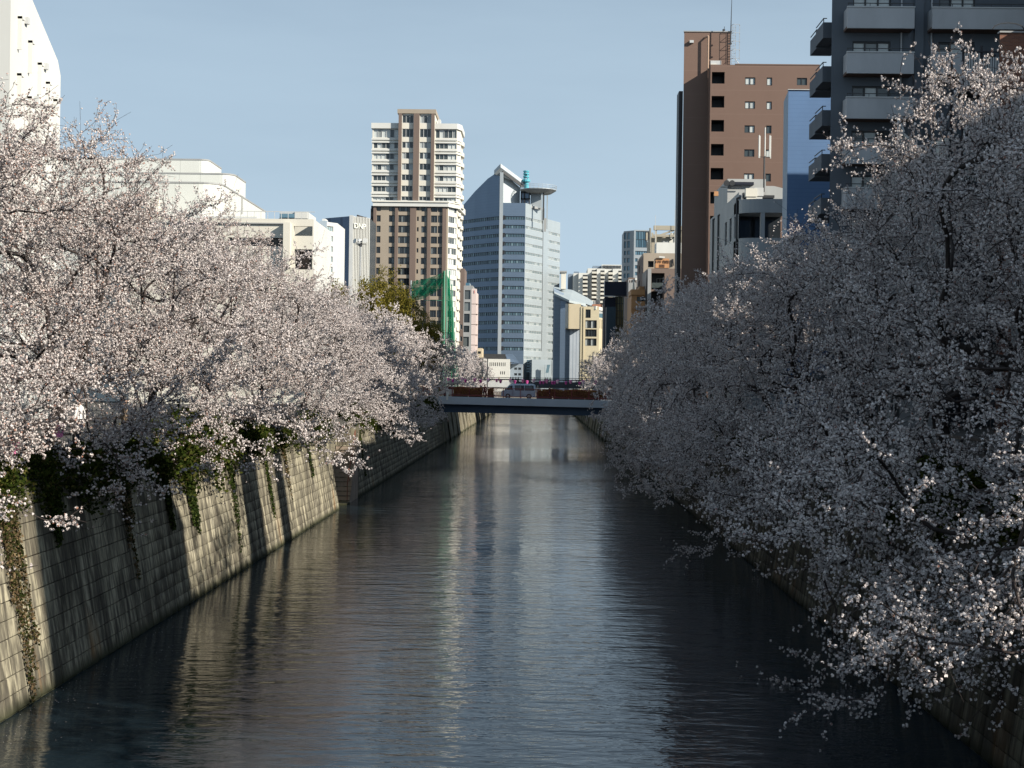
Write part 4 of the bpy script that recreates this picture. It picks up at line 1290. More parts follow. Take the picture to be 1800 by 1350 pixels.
F = Front(620, 1045, 500)
sa = thing('apartment_building', (F.x(1050), 640, G), 'white stepped apartment block with stacked balconies on the skyline', 'building')
cols = [(1008, 1017, 480), (1017, 1033, 480), (1033, 1049, 471), (1049, 1063, 472), (1063, 1077, 472), (1077, 1098, 472)]
for i, (a, b_, t) in enumerate(cols):
    MB().box(F.x(a), F.x(b_), 620 + (2.0 if i % 2 == 0 else 0.0), 640, G, F.z(t)).build('wall', M_white, sa)
    n = 9
    for k in range(n):
        z = F.z(t + 6 + 7.2 * k)
        if i == 0: continue
        MB().box(F.x(a + 0.45 * (b_ - a)), F.x(b_ - 0.4), 618.6, 620 - 0.003 if i % 2 else 621.99, z - 1.0, z - 0.15).build('balcony', M_cream, sa)
        MB().box(F.x(a + 0.48 * (b_ - a)), F.x(b_ - 0.8), (620 if i % 2 else 622) - 0.12, (620 if i % 2 else 622) - 0.004, z - 0.1, z + 0.65).build('opening', M_dkframe, sa)
tpp = MB(); tpp.box(F.x(1058), F.x(1094), 624, 634, F.z(472), F.z(463.5)); tpp.build('roof_storey', M_white, sa)
for k in range(13):
    MB().box(F.x(1060 + 2.55 * k), F.x(1061.3 + 2.55 * k), 623.7, 624 - 0.003, F.z(471), F.z(465)).build('slot', M_dkframe, sa)
MB().box(F.x(1043.5), F.x(1057.8), 630, 638, F.z(471), F.z(463.8)).build('roof_store', M_gjw, sa)
MB().box(F.x(1000), F.x(1018), 632, 645, G, F.z(478)).build('rear_block', mat('blue_grey_block', (0.22, 0.27, 0.33), 0.7, 0.1, 0.4), sa)
MB().box(F.x(1011), F.x(1020), 641, 646, G, F.z(471)).build('rear_block', M_gjw, sa)

F = Front(300, 1083, 510)
sc_ = thing('billboard', (F.x(1083), 303, F.z(522)), 'large blank navy billboard above the cherry trees, seen from behind', 'billboard')
M_navyb = mat('navy_sheet', (0.017, 0.021, 0.035), 0.7, 0.15, 0.4)
b = MB(); b.prism([(F.x(1063), 300), (F.x(1101), 300), (F.x(1104.5), 303), (F.x(1104.5), 303.6), (F.x(1063), 300.6)], F.z(519.5), F.z(495)); b.build('panel', M_navyb, sc_)
fb = MB(); fb.box(F.x(1063) - 0.12, F.x(1063) - 0.001, 299.9, 300.7, F.z(522), F.z(494.5)); fb.box(F.x(1063), F.x(1080), 299.9, 300.6, F.z(521.3), F.z(519.8)); fb.build('frame', M_ltframe, sc_)
F = Front(304, 1073, 535)
sd_ = thing('office_building', (F.x(1075), 309, G), 'slim block with a blank navy side wall and gold tinted glazing under the billboard', 'building')
MB().box(F.x(1063), F.x(1081.5), 304, 314, G, F.z(522.2)).build('side_wall', M_navyb, sd_)
M_gold = mat_glass('gold_glass', (0.14, 0.14, 0.075), (0.27, 0.26, 0.15), 0.4, 0.08)
window(sd_, Vector((F.x(1081.6), 305, 0)), Vector((1, 0, 0)), Vector((0, -1, 0)), 0, F.x(1097) - F.x(1081.6), G, F.z(520.5), 4, M_dkframe, M_gold, 0.1, 14, 0.12)
MB().box(F.x(1081.7), F.x(1097), 305.2, 314, G, F.z(520.6)).build('core', M_dkframe, sd_)
MB().prism([(F.x(1063), 296), (F.x(1079), 296), (F.x(1079), 300), (F.x(1063), 300)], G, F.z(543)).build('annex', mat('dark_teal_sheet', (0.03, 0.055, 0.075), 0.5, 0.15, 0.4), sd_)

F = Front(470, 1120, 450)
bg_ = thing('office_building', (F.x(1120), 478, G), 'slate grey office block with blue curtain glazing at its top corner', 'building')
M_slate = mat('slate_panel', (0.30, 0.34, 0.37), 0.5, 0.08, 0.3, 0.5)
x0, xm_, x1 = F.x(1097), F.x(1114), F.x(1143)
lf = [(F.x(a) - x0, F.x(b_) - x0, F.z(y + h), F.z(y), 1) for y, h in ((408, 12), (423, 12), (440, 7), (453, 8), (467, 8), (480, 8)) for a, b_ in ((1097.7, 1103), (1105.5, 1111.5))]
facade(bg_, 'left_wall', M_slate, (x0, 473), (xm_, 470), G, F.z(405), lf, M_dkframe, M_glassb, 0.2)
facade(bg_, 'right_wall', M_slate, (xm_ + 0.004, 470), (x1, 470.6), G, F.z(404), [(F.x(1117) - xm_, F.x(1137) - xm_, F.z(435), F.z(406), 7, 2), (F.x(1116.5) - xm_, F.x(1142) - xm_, F.z(448), F.z(441), 6)] + [(F.x(1116.5) - xm_, F.x(1121) - xm_, F.z(y + 6), F.z(y), 1) for y in (454, 466, 478)], M_dkframe, M_glassb, 0.25)
MB().prism([(x0 + 0.1, 474), (xm_, 471), (x1, 471.4), (x1, 485), (x0 + 0.1, 485)], G, F.z(405) - 0.02).build('core', M_slate, bg_)
MB().box(F.x(1137.3), F.x(1142.5), 470.2, 470.38, F.z(421), F.z(406)).build('dark_panel', M_dark, bg_)

F = Front(370, 1170, 430)
bf = thing('building', (F.x(1170), 376, G), 'beige tiled building crowned by an open rooftop steel frame', 'building')
M_beige = mat_lined('beige_tile', (0.40, 0.36, 0.28), (0.33, 0.30, 0.24), 0.9, 0.08, 2, 0.7, 0.0, 0.08)
MB().box(F.x(1145), F.x(1200), 370, 385, G, F.z(416)).build('wall', M_beige, bf)
MB().box(F.x(1164), F.x(1178), 369.7, 370 - 0.003, F.z(438), F.z(424)).build('louvre', M_grey, bf)
fr = MB()
for px in (1142, 1152, 1186, 1198):
    fr.bar((F.x(px), 369, F.z(445)), (F.x(px), 369, F.z(402)), 0.45); fb_ = MB(); fb_.bar((F.x(px), 380, F.z(416)), (F.x(px), 380, F.z(402)), 0.45); fb_.build('rear_post', M_beige, bf)
fr.bar((F.x(1148), 369, F.z(401.5)), (F.x(1200), 369, F.z(401.5)), 0.9, 1.1); fr.bar((F.x(1148), 369, F.z(415)), (F.x(1200), 369, F.z(415)), 0.5, 0.6)
fr.bar((F.x(1160), 369, F.z(414)), (F.x(1190), 369, F.z(403)), 0.4)
fr.build('roof_frame', M_beige, bf)
st_ = MB()
for k in range(3):
    st_.bar((F.x(1177), 369.2, F.z(438 - 10 * k)), (F.x(1191), 369.2, F.z(428 - 10 * k)), 0.5, 0.9)
st_.build('outside_stair', M_cream, bf)
for px, y0 in ((1150.5, 380), (1184.5, 370)):
    b = MB(); b.tube((F.x(px), 368, F.z(450)), (F.x(px), 368, F.z(y0)), 0.07, 0.05, 6); b.build('aerial', M_ltframe, bf)
MB().box(F.x(1144), F.x(1200), 352, 358, G, F.z(438.5)).build('front_parapet', M_white, bf)

F = Front(285, 1165, 470)
tb = thing('building', (F.x(1165), 290, G), 'tan building with a faded orange sign panel painted on its front', 'building')
x0, x1 = F.x(1131), F.x(1200)
facade(tb, 'front_wall', M_tan, (x0, 285), (x1, 285), G, F.z(445), [(F.x(1139) - x0, F.x(1149) - x0, F.z(470), F.z(459), 1), (F.x(1133) - x0, F.x(1135) - x0, F.z(500), F.z(488), 1)], M_dkframe, M_glassd, 0.5)
MB().box(x0, x1, 285.6, 300, G, F.z(445) - 0.01).build('core', M_tan, tb)
xx = at(1122, 470, 296).x
facade(tb, 'left_wall', M_brownt, (xx, 299), (x0, 285.01), G, F.z(450), [(4, 6.5, F.z(474), F.z(461), 1), (4, 6.5, F.z(502), F.z(488), 1)], M_dkframe, M_glassd, 0.2)
M_osign = mat('orange_sign', (0.52, 0.27, 0.13), 0.7, 0.15, 0.8)
M_oink = mat('sign_brown_ink', (0.16, 0.09, 0.06), 0.7, 0.1, 1)
sg = MB().box(F.x(1152), F.x(1176), 284.9, 285 - 0.003, F.z(471), F.z(454.5)).build('sign_panel', M_osign, tb)
ink = MB()
def stroke(a, b_, c, d, w=0.13):
    ink.bar((F.x(a), 284.86, F.z(b_)), (F.x(c), 284.86, F.z(d)), w, 0.05)
stroke(1153.3, 458.5, 1153.3, 462.5); stroke(1156.6, 458.5, 1156.6, 462.5); stroke(1157, 458.5, 1158.6, 461); stroke(1159.3, 458.5, 1160.8, 462.3); stroke(1162.3, 458.5, 1160.8, 462.3)
for c0 in (1165, 1170.7):
    for yy in (458.3, 460.3, 462.3):
        stroke(c0, yy, c0 + 4.6, yy, 0.11)
    stroke(c0 + 0.4, 458.3, c0 + 0.2, 462.3, 0.11); stroke(c0 + 4.2, 458.3, c0 + 4.4, 462.3, 0.11); stroke(c0 + 1, 457.6, c0 + 4.5, 463, 0.1)
stroke(1159.5, 465, 1159.5, 470); stroke(1167.5, 465, 1167.5, 470)
for k in range(5): stroke(1161 + 1.4 * k, 465, 1161 + 1.4 * k, 470, 0.08)
ink.build('lettering', M_oink, sg)
b = MB(); b.bar((F.x(1182), 284.8, F.z(456)), (F.x(1180.8), 284.8, F.z(468)), 0.14); b.bar((F.x(1182), 284.8, F.z(456)), (F.x(1184), 284.8, F.z(467)), 0.16); b.bar((F.x(1182), 284.8, F.z(455.5)), (F.x(1182.3), 284.8, F.z(462)), 0.30); b.build('wall_emblem', M_dark, tb)
MB().bar((F.x(1158), 284.6, F.z(452)), (F.x(1168), 284.6, F.z(452.6)), 0.25, 0.3).build('sign_lamp', M_white, tb)

F = Front(262, 1165, 500)
bb = thing('apartment_building', (F.x(1165), 268, G), 'dark brown flats with one deep shaded balcony left of the brown tower', 'building')
x0, x1 = F.x(1138), F.x(1206)
facade(bb, 'front_wall', M_brownt, (x0, 262), (x1, 262), G, F.z(472), [(F.x(1145) - x0, F.x(1168) - x0, F.z(509), F.z(480), 0), (F.x(1145) - x0, F.x(1167) - x0, F.z(530), F.z(512.5), 0)], M_dkframe, M_glassd, 2.5)
MB().box(x0, x1, 264.5, 275, G, F.z(472) - 0.01).build('core', M_dkframe, bb)
MB().box(F.x(1145.5), F.x(1167.5), 262.1, 262.3, F.z(506), F.z(497)).build('balcony_front', mat('smoked_glass', (0.07, 0.085, 0.085), 0.15, 0.1, 0.5), bb)
window(bb, Vector((F.x(1156), 264.2, 0)), Vector((1, 0, 0)), Vector((0, -1, 0)), 0, F.x(1167.5) - F.x(1156), F.z(500), F.z(488), 2, M_ltframe, M_glass, 0.1)
MB().box(F.x(1138), F.x(1144), 261.2, 262 - 0.003, G, F.z(473)).build('pier', M_grey, bb)
MB().box(F.x(1165), F.x(1206), 258.5, 261.9, G, F.z(501)).build('annex', M_brownt, bb)
F = Front(268, 1122, 525)
ob = thing('house', (F.x(1122), 272, G), 'orange wood clad house with one strip window and a small flue', 'house')
M_or = mat_lined('orange_boards', (0.50, 0.27, 0.12), (0.40, 0.21, 0.09), 0.22, 0.15, 2, 0.6, 0.0, 0.12)
x0, x1 = F.x(1110), F.x(1138)
facade(ob, 'wall', M_or, (x0, 268), (x1, 268), F.z(543), F.z(518.5), [(F.x(1119.5) - x0, F.x(1136) - x0, F.z(529.5), F.z(521.5), 2)], M_dkframe, M_glassd, 0.2)
MB().box(x0, x1, 268.4, 280, G, F.z(518.5) - 0.01).build('core', M_or, ob)
MB().box(F.x(1109), F.x(1133), 267.6, 276, F.z(518.5), F.z(509)).build('upper_box', M_or, ob)
MB().box(F.x(1125), F.x(1134), 270, 276, F.z(509), F.z(502)).build('roof_box', M_or, ob)
b = MB(); b.tube((F.x(1114), 269, F.z(509)), (F.x(1114), 269, F.z(491)), 0.22, 0.08, 8); b.build('flue', M_cream, ob)
F = Front(320, 1115, 490)
dn = thing('building', (F.x(1115), 325, G), 'shadowy brown building with a roof railing between the billboard and the tan building', 'building')
MB().box(F.x(1104.6), F.x(1131), 320, 335, G, F.z(488)).build('wall', M_brownt, dn)
MB().box(F.x(1104), F.x(1117), 318, 320 - 0.01, G, F.z(498)).build('annex', M_grey, dn)
rl_ = MB()
for k in range(8): rl_.bar((F.x(1105 + 3.6 * k), 319.5, F.z(505)), (F.x(1105 + 3.6 * k), 319.5, F.z(492)), 0.1)
rl_.bar((F.x(1105), 319.5, F.z(492)), (F.x(1131), 319.5, F.z(492)), 0.12); rl_.build('roof_railing', M_ltframe, dn)
MB().box(F.x(1116), F.x(1120), 319, 319.8, F.z(493), F.z(489)).build('wall_unit', M_white, dn)
# ---- brown tower ---------------------------------------------------------------------------------
M_choc = mat_lined('brown_tower_tile', (0.185, 0.122, 0.096), (0.22, 0.15, 0.12), 2.9, 0.012, 2, 0.75, 0.0, 0.06, 0.2)
F = Front(180, 1320, 200)
bt = thing('apartment_tower', (F.x(1320), 190, G), 'chocolate brown apartment tower with recessed left stair wall and small windows', 'tower')
x0, x1 = F.x(1248), F.x(1440)
zt = F.z(114)
holes = []
for k in range(10):
    y = 127 + 42.2 * k
    holes.append((F.x(1250.5) - x0, F.x(1273) - x0, F.z(y + 20.5), F.z(y), 0))
loggia = [h[:4] for h in holes]
wn_ = []
for k in range(10):
    y = 136 + 42.2 * k
    wn_.append((F.x(1309) - x0, F.x(1327) - x0, F.z(y + 13), F.z(y), 2))
    wn_.append((F.x(1347) - x0, F.x(1356.5) - x0, F.z(y + 14), F.z(y), 1))
    wn_.append((F.x(1400) - x0, F.x(1418) - x0, F.z(y + 13), F.z(y), 2))
b = MB(); b.grid((x0, 180, 0), (1, 0, 0), (0, -1, 0), x1 - x0, G, zt, loggia + [w[:4] for w in wn_], 0.18)
b.build('front_wall', M_choc, bt)
for w in wn_:
    window(bt, Vector((x0, 180, 0)), Vector((1, 0, 0)), Vector((0, -1, 0)), w[0], w[1], w[2], w[3], w[4], M_dkframe, M_glassc, 0.16, 1, 0.08)
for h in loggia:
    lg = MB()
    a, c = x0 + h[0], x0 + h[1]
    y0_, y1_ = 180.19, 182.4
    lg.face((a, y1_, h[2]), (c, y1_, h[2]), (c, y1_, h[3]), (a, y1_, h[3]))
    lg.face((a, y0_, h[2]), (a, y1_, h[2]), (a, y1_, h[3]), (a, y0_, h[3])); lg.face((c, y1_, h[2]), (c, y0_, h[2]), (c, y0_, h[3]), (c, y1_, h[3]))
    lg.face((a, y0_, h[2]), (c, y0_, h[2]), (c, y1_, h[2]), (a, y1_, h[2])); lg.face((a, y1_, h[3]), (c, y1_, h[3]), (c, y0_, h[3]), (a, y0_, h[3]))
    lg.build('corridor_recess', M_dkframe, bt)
MB().box(x0 - 0.001, x0 + 0.14, 180.02, 182.5, G, zt - 0.02).build('side_wall', M_choc, bt)
MB().box(F.x(1274.5), x1, 180.9, 198, G, zt - 0.02).build('core', M_choc, bt)
xl = F.x(1204.5)
ztl = F.z(48)
MB().prism([(xl, 182.6), (F.x(1287.5), 182.6), (F.x(1287.5), 198), (xl + 2.2, 198)], G, zt - 0.05).build('stair_block', M_choc, bt)
MB().prism([(xl, 182.6), (F.x(1287.5), 182.6), (F.x(1287.5), 190), (xl + 1.1, 190)], zt - 0.05, ztl).build('stair_top', M_choc, bt)
MB().prism([(xl - 0.08, 182.5), (F.x(1287.5) + .05, 182.5), (F.x(1287.5) + .05, 190.1), (xl + 1.1, 190.1)], ztl + 0.002, ztl + 0.12).build('coping', M_grey, bt)
MB().box(x0 + 3, x1, 179.95, 180.5, zt + 0.002, zt + 0.12).build('coping', M_choc, bt)
MB().box(F.x(1214), F.x(1221), 182.2, 182.59, F.z(68.5), F.z(64)).build('wall_lamp', M_ltframe, bt)
b = MB(); b.tube((F.x(1248) - 0.1, 182.0, F.z(118)), (F.x(1248) - 0.1, 182.0, F.z(57.5)), 0.11, 0.11, 8); b.tube((F.x(1248) - 0.1, 182.0, F.z(57.5)), (F.x(1248) - 0.5, 182.6, F.z(58.5)), 0.11, 0.11, 8); b.build('vent_pipe', mat('tan_pipe', (0.40, 0.27, 0.19), 0.6, 0.1, 1), bt)
MB().box(F.x(1252), F.x(1271), 182.52, 182.59, F.z(113), F.z(99)).build('hatch', M_ltframe, bt)
MB().box(F.x(1252), F.x(1263), 182.45, 182.51, F.z(112.5), F.z(105)).build('hatch_door', M_cream, bt)
b = MB()
ladx = F.x(1289)
for dx in (0.0, 0.45):
    b.bar((ladx + dx, 182.3, F.z(113)), (ladx + dx, 182.3, F.z(36)), 0.05)
for k in range(16):
    z = F.z(110 - 4.6 * k); b.bar((ladx, 182.3, z), (ladx + 0.45, 182.3, z), 0.035)
for py in (37, 52, 67, 82, 97):
    z = F.z(py); pr = (ladx + 0.22, 182.3)
    pts = [(pr[0] - 0.35 + 0.0, pr[1], z), (pr[0] - .1, pr[1] - 0.65, z), (pr[0] + 0.6, pr[1] - 0.6, z), (pr[0] + 0.75, pr[1], z)]
    for q in range(3): b.bar(pts[q], pts[q + 1], 0.045)
for dx, dy in ((-.1, -.65), (.6, -.6), (.75, 0)):
    b.bar((ladx + .22 + dx, 182.3 + dy, F.z(97)), (ladx + .22 + dx, 182.3 + dy, F.z(37)), 0.03)
b.bar((ladx + 0.5, 182.3, F.z(97)), (F.x(1310), 183, F.z(112)), 0.06)
b.build('cage_ladder', M_galv, bt)
b = MB(); b.tube((F.x(1284.5), 181.2, F.z(75)), (F.x(1286), 181.2, F.z(-8)), 0.08, 0.03, 6); b.bar((F.x(1280), 181.25, F.z(73)), (F.x(1287), 181.25, F.z(73)), 0.15); b.bar((F.x(1280), 181.25, F.z(52)), (F.x(1287), 181.25, F.z(52)), 0.15); b.build('aerial_mast', M_dkframe, bt)
b = MB(); b.bar((F.x(1276), 184, ztl), (F.x(1276), 184, F.z(38)), 0.12); b.bar((F.x(1276), 184, F.z(39)), (F.x(1279), 184, F.z(41)), 0.3); b.bar((F.x(1278), 184, F.z(46)), (F.x(1278.5), 184, F.z(33)), 0.06); b.build('roof_lamp', M_dkframe, bt)
MB().box(F.x(1347), F.x(1364), 184, 186, zt, F.z(106)).build('roof_unit', mat('rusty_unit', (0.50, 0.40, 0.32), 0.7, 0.3, 2), bt)
xs = F.x(1197.5)
b = MB(); b.box(xs, xl - 0.004, 183.2, 186, G, F.z(152)); b.build('side_flue', M_dark, bt)

# ---- blue tiled building -----------------------------------------------------------------------
F = Front(124, 1420, 270)
bl = thing('building', (F.x(1420), 130, G), 'windowless cobalt blue tiled building behind the dark grey flats', 'building')
M_blue = mat_lined('blue_tile', (0.11, 0.20, 0.36), (0.085, 0.16, 0.30), 0.35, 0.08, 2, 0.55, 0.0, 0.14)
x0 = F.x(1384.5)
MB().prism([(x0, 124), (x0 + 12, 124), (x0 + 12, 136), (x0 + 3.2, 136), (x0 + 0.4, 126.3)], G, F.z(158.5)).build('front_wall', M_blue, bl)
MB().prism([(at(1376.5, 270, 126.3).x, 126.3), (x0 - 0.004, 124.0), (x0 + 0.39, 126.3)], G, [F.z(170), F.z(159), F.z(159)]).build('chamfer_wall', mat('pale_blue_tile', (0.30, 0.37, 0.44), 0.6, 0.1, 0.5), bl)
MB().box(x0 - 0.05, x0 + 12, 123.9, 124.3, F.z(158.5) + 0.002, F.z(157.3)).build('coping', M_ltframe, bl)

# ---- grey low building with a curved corner balcony -------------------------------------------------
F = Front(140, 1340, 350)
gy = thing('low_building', (F.x(1330), 150, G), 'pale grey low building with a curved corner balcony and a cluttered roof terrace', 'building')
M_gyw = mat('pale_grey_render', (0.42, 0.43, 0.42), 0.75, 0.12, 0.5, 0.3)
xs = F.x(1299)
zt = F.z(338)
yb_ = dist_at(1249, xs, 340)
Ws = yb_ - 140
wl_ = [(Ws - 3.2 - 3.6 * k, Ws - 1.6 - 3.6 * k, F.z(415), F.z(372 - 0 * k), 1, 3) for k in range(3)]
facade(gy, 'side_wall', M_gyw, (xs, yb_), (xs, 140), G, zt, wl_, M_dkframe, M_glass, 0.25, 0.09)
MB().box(xs + 0.4, F.x(1380), 142.6, yb_ - .02, G, F.z(347)).build('core', M_gyw, gy)
MB().box(xs + 0.42, F.x(1380), 152, yb_ - .01, F.z(347), at(1340, 315, 152).z).build('penthouse', M_gyw, gy)
MB().box(xs + 0.26, xs + 0.5, 142, 152, F.z(347), zt - .01).build('parapet', M_gyw, gy)
cb_ = [(xs, 143.5), (xs, 140.0)] + [(xs + 2.35 * (1 - math.cos(t)) * 1.9 / 2.0 * 1.0, 140.0 - 1.1 * math.sin(t)) for t in np.linspace(0.25, 1.57, 7)] + [(F.x(1380), 138.85), (F.x(1380), 143.5)]
MB().prism(cb_, F.z(376), F.z(352)).build('balcony_band', M_gyw, gy)
MB().prism(cb_, G, F.z(420)).build('lower_band', M_gyw, gy)
MB().box(xs + 0.3, F.x(1380), 142.4, 142.6 - 0.002, F.z(420), F.z(376)).build('shaded_glazing', M_glassd, gy)
for px in (1336, 1345):
    pass
MB().box(F.x(1335), F.x(1342), 138.95, 139.6, F.z(420), F.z(376)).build('column', M_gyw, gy)
for k, (px, yt) in enumerate(((1295.5, 349), (1263, 379), (1254, 386))):
    yd = dist_at(px, xs - 0.12, 380)
    b = MB(); b.tube((xs - 0.14, yd, G), (xs - 0.14, yd, at(px, yt, yd).z), 0.1, 0.1, 8); b.tube((xs - .14, yd, at(px, yt, yd).z), (xs + 0.1, yd - 0.3, at(px, yt, yd).z + 0.1), 0.1, 0.1, 8); b.build('drainpipe', M_dkframe, gy)
b = MB(); cxr, cyr = F.x(1370), 146.5
for k in range(9):
    t0, t1 = math.pi * k / 9, math.pi * (k + 1) / 9
    b.face((cxr - 3.0 * math.cos(t0), cyr, F.z(347) + 2.0 * math.sin(t0)), (cxr - 3.0 * math.cos(t1), cyr, F.z(347) + 2.0 * math.sin(t1)), (cxr - 3.0 * math.cos(t1), cyr + 4, F.z(347) + 2.0 * math.sin(t1)), (cxr - 3.0 * math.cos(t0), cyr + 4, F.z(347) + 2.0 * math.sin(t0)))
b.f.append(tuple(b_i for b_i in range(0, 36, 4)) + (33,))
b.build('arched_roof', M_gyw, gy)
for j, (px, py, w_, h_, m_) in enumerate(((1311, 338, 1.1, 0.8, M_cream), (1326, 337, 0.9, 0.8, M_ltframe), (1318, 345, 2.4, 0.25, M_dkframe), (1332, 342, 0.8, 0.5, M_grey), (1306, 343, 0.6, 0.5, M_dkframe))):
    p = at(px, py, 143.5 + 0.4 * j)
    b = MB(); b.box(p.x, p.x + w_, p.y, p.y + 0.8, p.z - h_ / 2, p.z + h_ / 2); b.box(p.x + 0.1, p.x + w_ - 0.1, p.y + 0.1, p.y + 0.7, F.z(347), p.z - h_ / 2); b.build('roof_unit', m_, gy)
b = MB(); b.box(F.x(1310), F.x(1356), 151.6, 152 - 0.003, at(1330, 325.5, 151.8).z, at(1330, 320.5, 151.8).z); b.build('dark_clerestory', M_navyb, gy)
p = at(1277, 322, 151.6)
b = MB(); b.tube((p.x, p.y, p.z), (p.x, p.y - 0.2, p.z), 0.3, 0.3, 10); b.tube((p.x + 0.55, p.y, p.z), (p.x + 0.55, p.y - .2, p.z), 0.3, 0.3, 10); b.bar((p.x - .6, p.y, p.z - .4), (p.x + 1.6, p.y, p.z - .4), .08); b.build('roof_fan', M_dkframe, gy)
MB().box(F.x(1279), F.x(1287), 150.8, 151.2, at(1283, 345, 151).z, at(1283, 337, 151).z).build('orange_crate', M_osign, gy)
D = 145
am = thing('antenna_mast', (at(1343, 340, D).x, D, F.z(347)), 'dark roof mast carrying a ring of slim white phone antennas', 'antenna')
xm = at(1343, 320, D).x
b = MB(); b.tube((xm, D, F.z(347)), (xm, D, at(1344, 276, D).z), 0.09, 0.08, 8); b.build('mast', M_dkframe, am)
b = MB(); zz = at(1344, 276, D).z; b.bar((xm - 0.55, D, zz), (xm + .6, D, zz), .05); b.bar((xm, D - .5, zz), (xm, D + .5, zz), .05); b.build('bracket', M_dkframe, am)
for dx, dy, t, b0 in ((-0.55, -.1, 238, 278), (-0.42, .25, 238, 277), (0.0, -.3, 225, 276), (0.10, .3, 240, 275), (0.48, -.1, 238, 276), (0.62, .2, 238, 278)):
    b = MB(); b.tube((xm + dx, D + dy, at(1344, b0, D).z), (xm + dx, D + dy, at(1344, t, D).z), 0.055, 0.055, 8); b.build('antenna', M_white, am)

# ---- dark grey flats with pale balconies -----------------------------------------------------------
F = Front(96, 1540, 200)
ga = thing('apartment_building', (F.x(1600), 104, G), 'charcoal grey flats with light grey balconies filling the top right of the view', 'building')
M_char = mat('charcoal_render', (0.115, 0.132, 0.152), 0.75, 0.12, 0.5, 0.3)
M_balc = mat('balcony_grey', (0.46, 0.47, 0.48), 0.75, 0.12, 0.6, 0.35, bump=0.25, bscale=20)
M_soff = mat('soffit_brown', (0.16, 0.11, 0.09), 0.8, 0.15, 1)
x0, x1 = F.x(1460), F.x(1800)
TOPZ = 33.5
pit = F.z(100) - F.z(178.5)
zb0 = F.z(100)                       # top of the second balcony
xL0, xL1, xR0, xR1 = F.x(1481), F.x(1597), F.x(1628), F.x(1800)
wl2, floors = [], []
k = 3
while zb0 - k * pit < TOPZ: k -= 1
for k in range(-3, 9):
    zt = zb0 - pit * k
    if zt > TOPZ - 0.3 or zt < G + 1: continue
    floors.append((k, zt))
    wl2.append((F.x(1497) - x0, F.x(1564) - x0, zt - 0.95, zt + 1.0, 3))
    if k <= 0:
        wl2.append((F.x(1648) - x0, F.x(1712) - x0, zt - 0.95, zt + 1.0, 3))
facade(ga, 'front_wall', M_char, (x0, 96), (x1, 96), G, TOPZ, wl2, M_dkframe, M_glassc, 0.22, 0.09)
MB().prism([(x0 + 0.1, 96.4), (x1, 96.4), (x1, 110), (x0 + 3.3, 110)], G, TOPZ - 0.01).build('core', M_char, ga)
MB().prism([(x0 + 0.001, 96.002), (x0 + 0.5, 96.3), (x0 + 0.5, 97.6), (x0 + 0.35, 97.6)], G, TOPZ - 0.02).build('corner', M_char, ga)
for k, zt in floors:
    spans = [(xL0, xL1)] + ([(xR0, xR1)] if k <= -1 else [(xR0, F.x(1684))] if k == 0 else [])
    for a, c in spans:
        h = 1.33
        MB().box(a, c, 94.75, 94.92, zt - h, zt).build('balcony_front', M_balc, ga)
        MB().box(a - 0.03, c + 0.03, 94.70, 94.95, zt + 0.002, zt + 0.07).build('balcony_coping', M_ltframe, ga)
        sb_ = MB(); sb_.box(a, c, 94.921, 95.998, zt - h, zt - h + 0.16); sb_.build('balcony_slab', M_soff, ga)
        ss = MB(); ss.box(a, a + 0.12, 94.921, 95.998, zt - h + 0.161, zt); ss.box(c - 0.12, c, 94.921, 95.998, zt - h + 0.161, zt); ss.build('balcony_side', M_balc, ga)
        rl_ = MB(); rl_.bar((a, 94.85, zt + 0.28), (c, 94.85, zt + 0.28), 0.05)
        n_ = max(2, int((c - a) / 1.2))
        for q in range(n_ + 1):
            xx_ = a + 0.05 + (c - a - 0.1) * q / n_; rl_.bar((xx_, 94.85, zt + 0.07), (xx_, 94.85, zt + 0.28), 0.035)
        rl_.build('balcony_rail', M_dkframe, ga)
        pp = MB(); px_ = c - 0.55 if a == xL0 else a + 0.25
        pp.tube((px_, 95.9, zt + 0.0), (px_, 95.9, zt - h + pit), 0.055, 0.055, 8); pp.build('downpipe', M_balc, ga)
    # side balconies seen end-on at the left corner
    xo, xi = at(1433, 200, 100.2).x, at(1445, 200, 97.6).x
    h = 1.15
    zs = zt - 0.28
    MB().box(xo, x0 + 1.2, 100.2, 102.4, zs - h, zs - 0.12).build('side_balcony', M_char, ga)
    MB().box(xi, x0 + 0.6, 97.6, 100.19, zs - h + 0.12, zs).build('side_balcony', M_char, ga)
    rl_ = MB()
    for (a, y0_, y1_, z_) in ((xo, 100.2, 102.4, zs - .12), (xi, 97.6, 100.19, zs)):
        rl_.bar((a, y0_, z_ + .25), (x0, y0_, z_ + .25), .05); rl_.bar((a + .03, y0_, z_), (a + .03, y0_, z_ + .25), .05); rl_.bar((a + .03, y0_, z_ + .25), (a + .03, y1_, z_ + .25), .05)
    rl_.build('side_rail', M_dark, ga)
MB().box(F.x(1596) + 0.3, F.x(1628) - 0.3, 95.7, 96 - 0.003, G, TOPZ).build('pier', M_char, ga)
MB().box(x1 + 0.02, x1 + 30, 97.0, 112.0, G, 38.0).build('added_shade_block', M_char, ga)  # unseen block added to throw shade on the blue building
# washing poles on the top right balcony
b = MB(); zz = zb0 + pit + 0.9
b.bar((F.x(1640), 95.2, zz), (F.x(1780), 95.2, zz), 0.05); b.build('washing_pole', M_dkframe, ga)

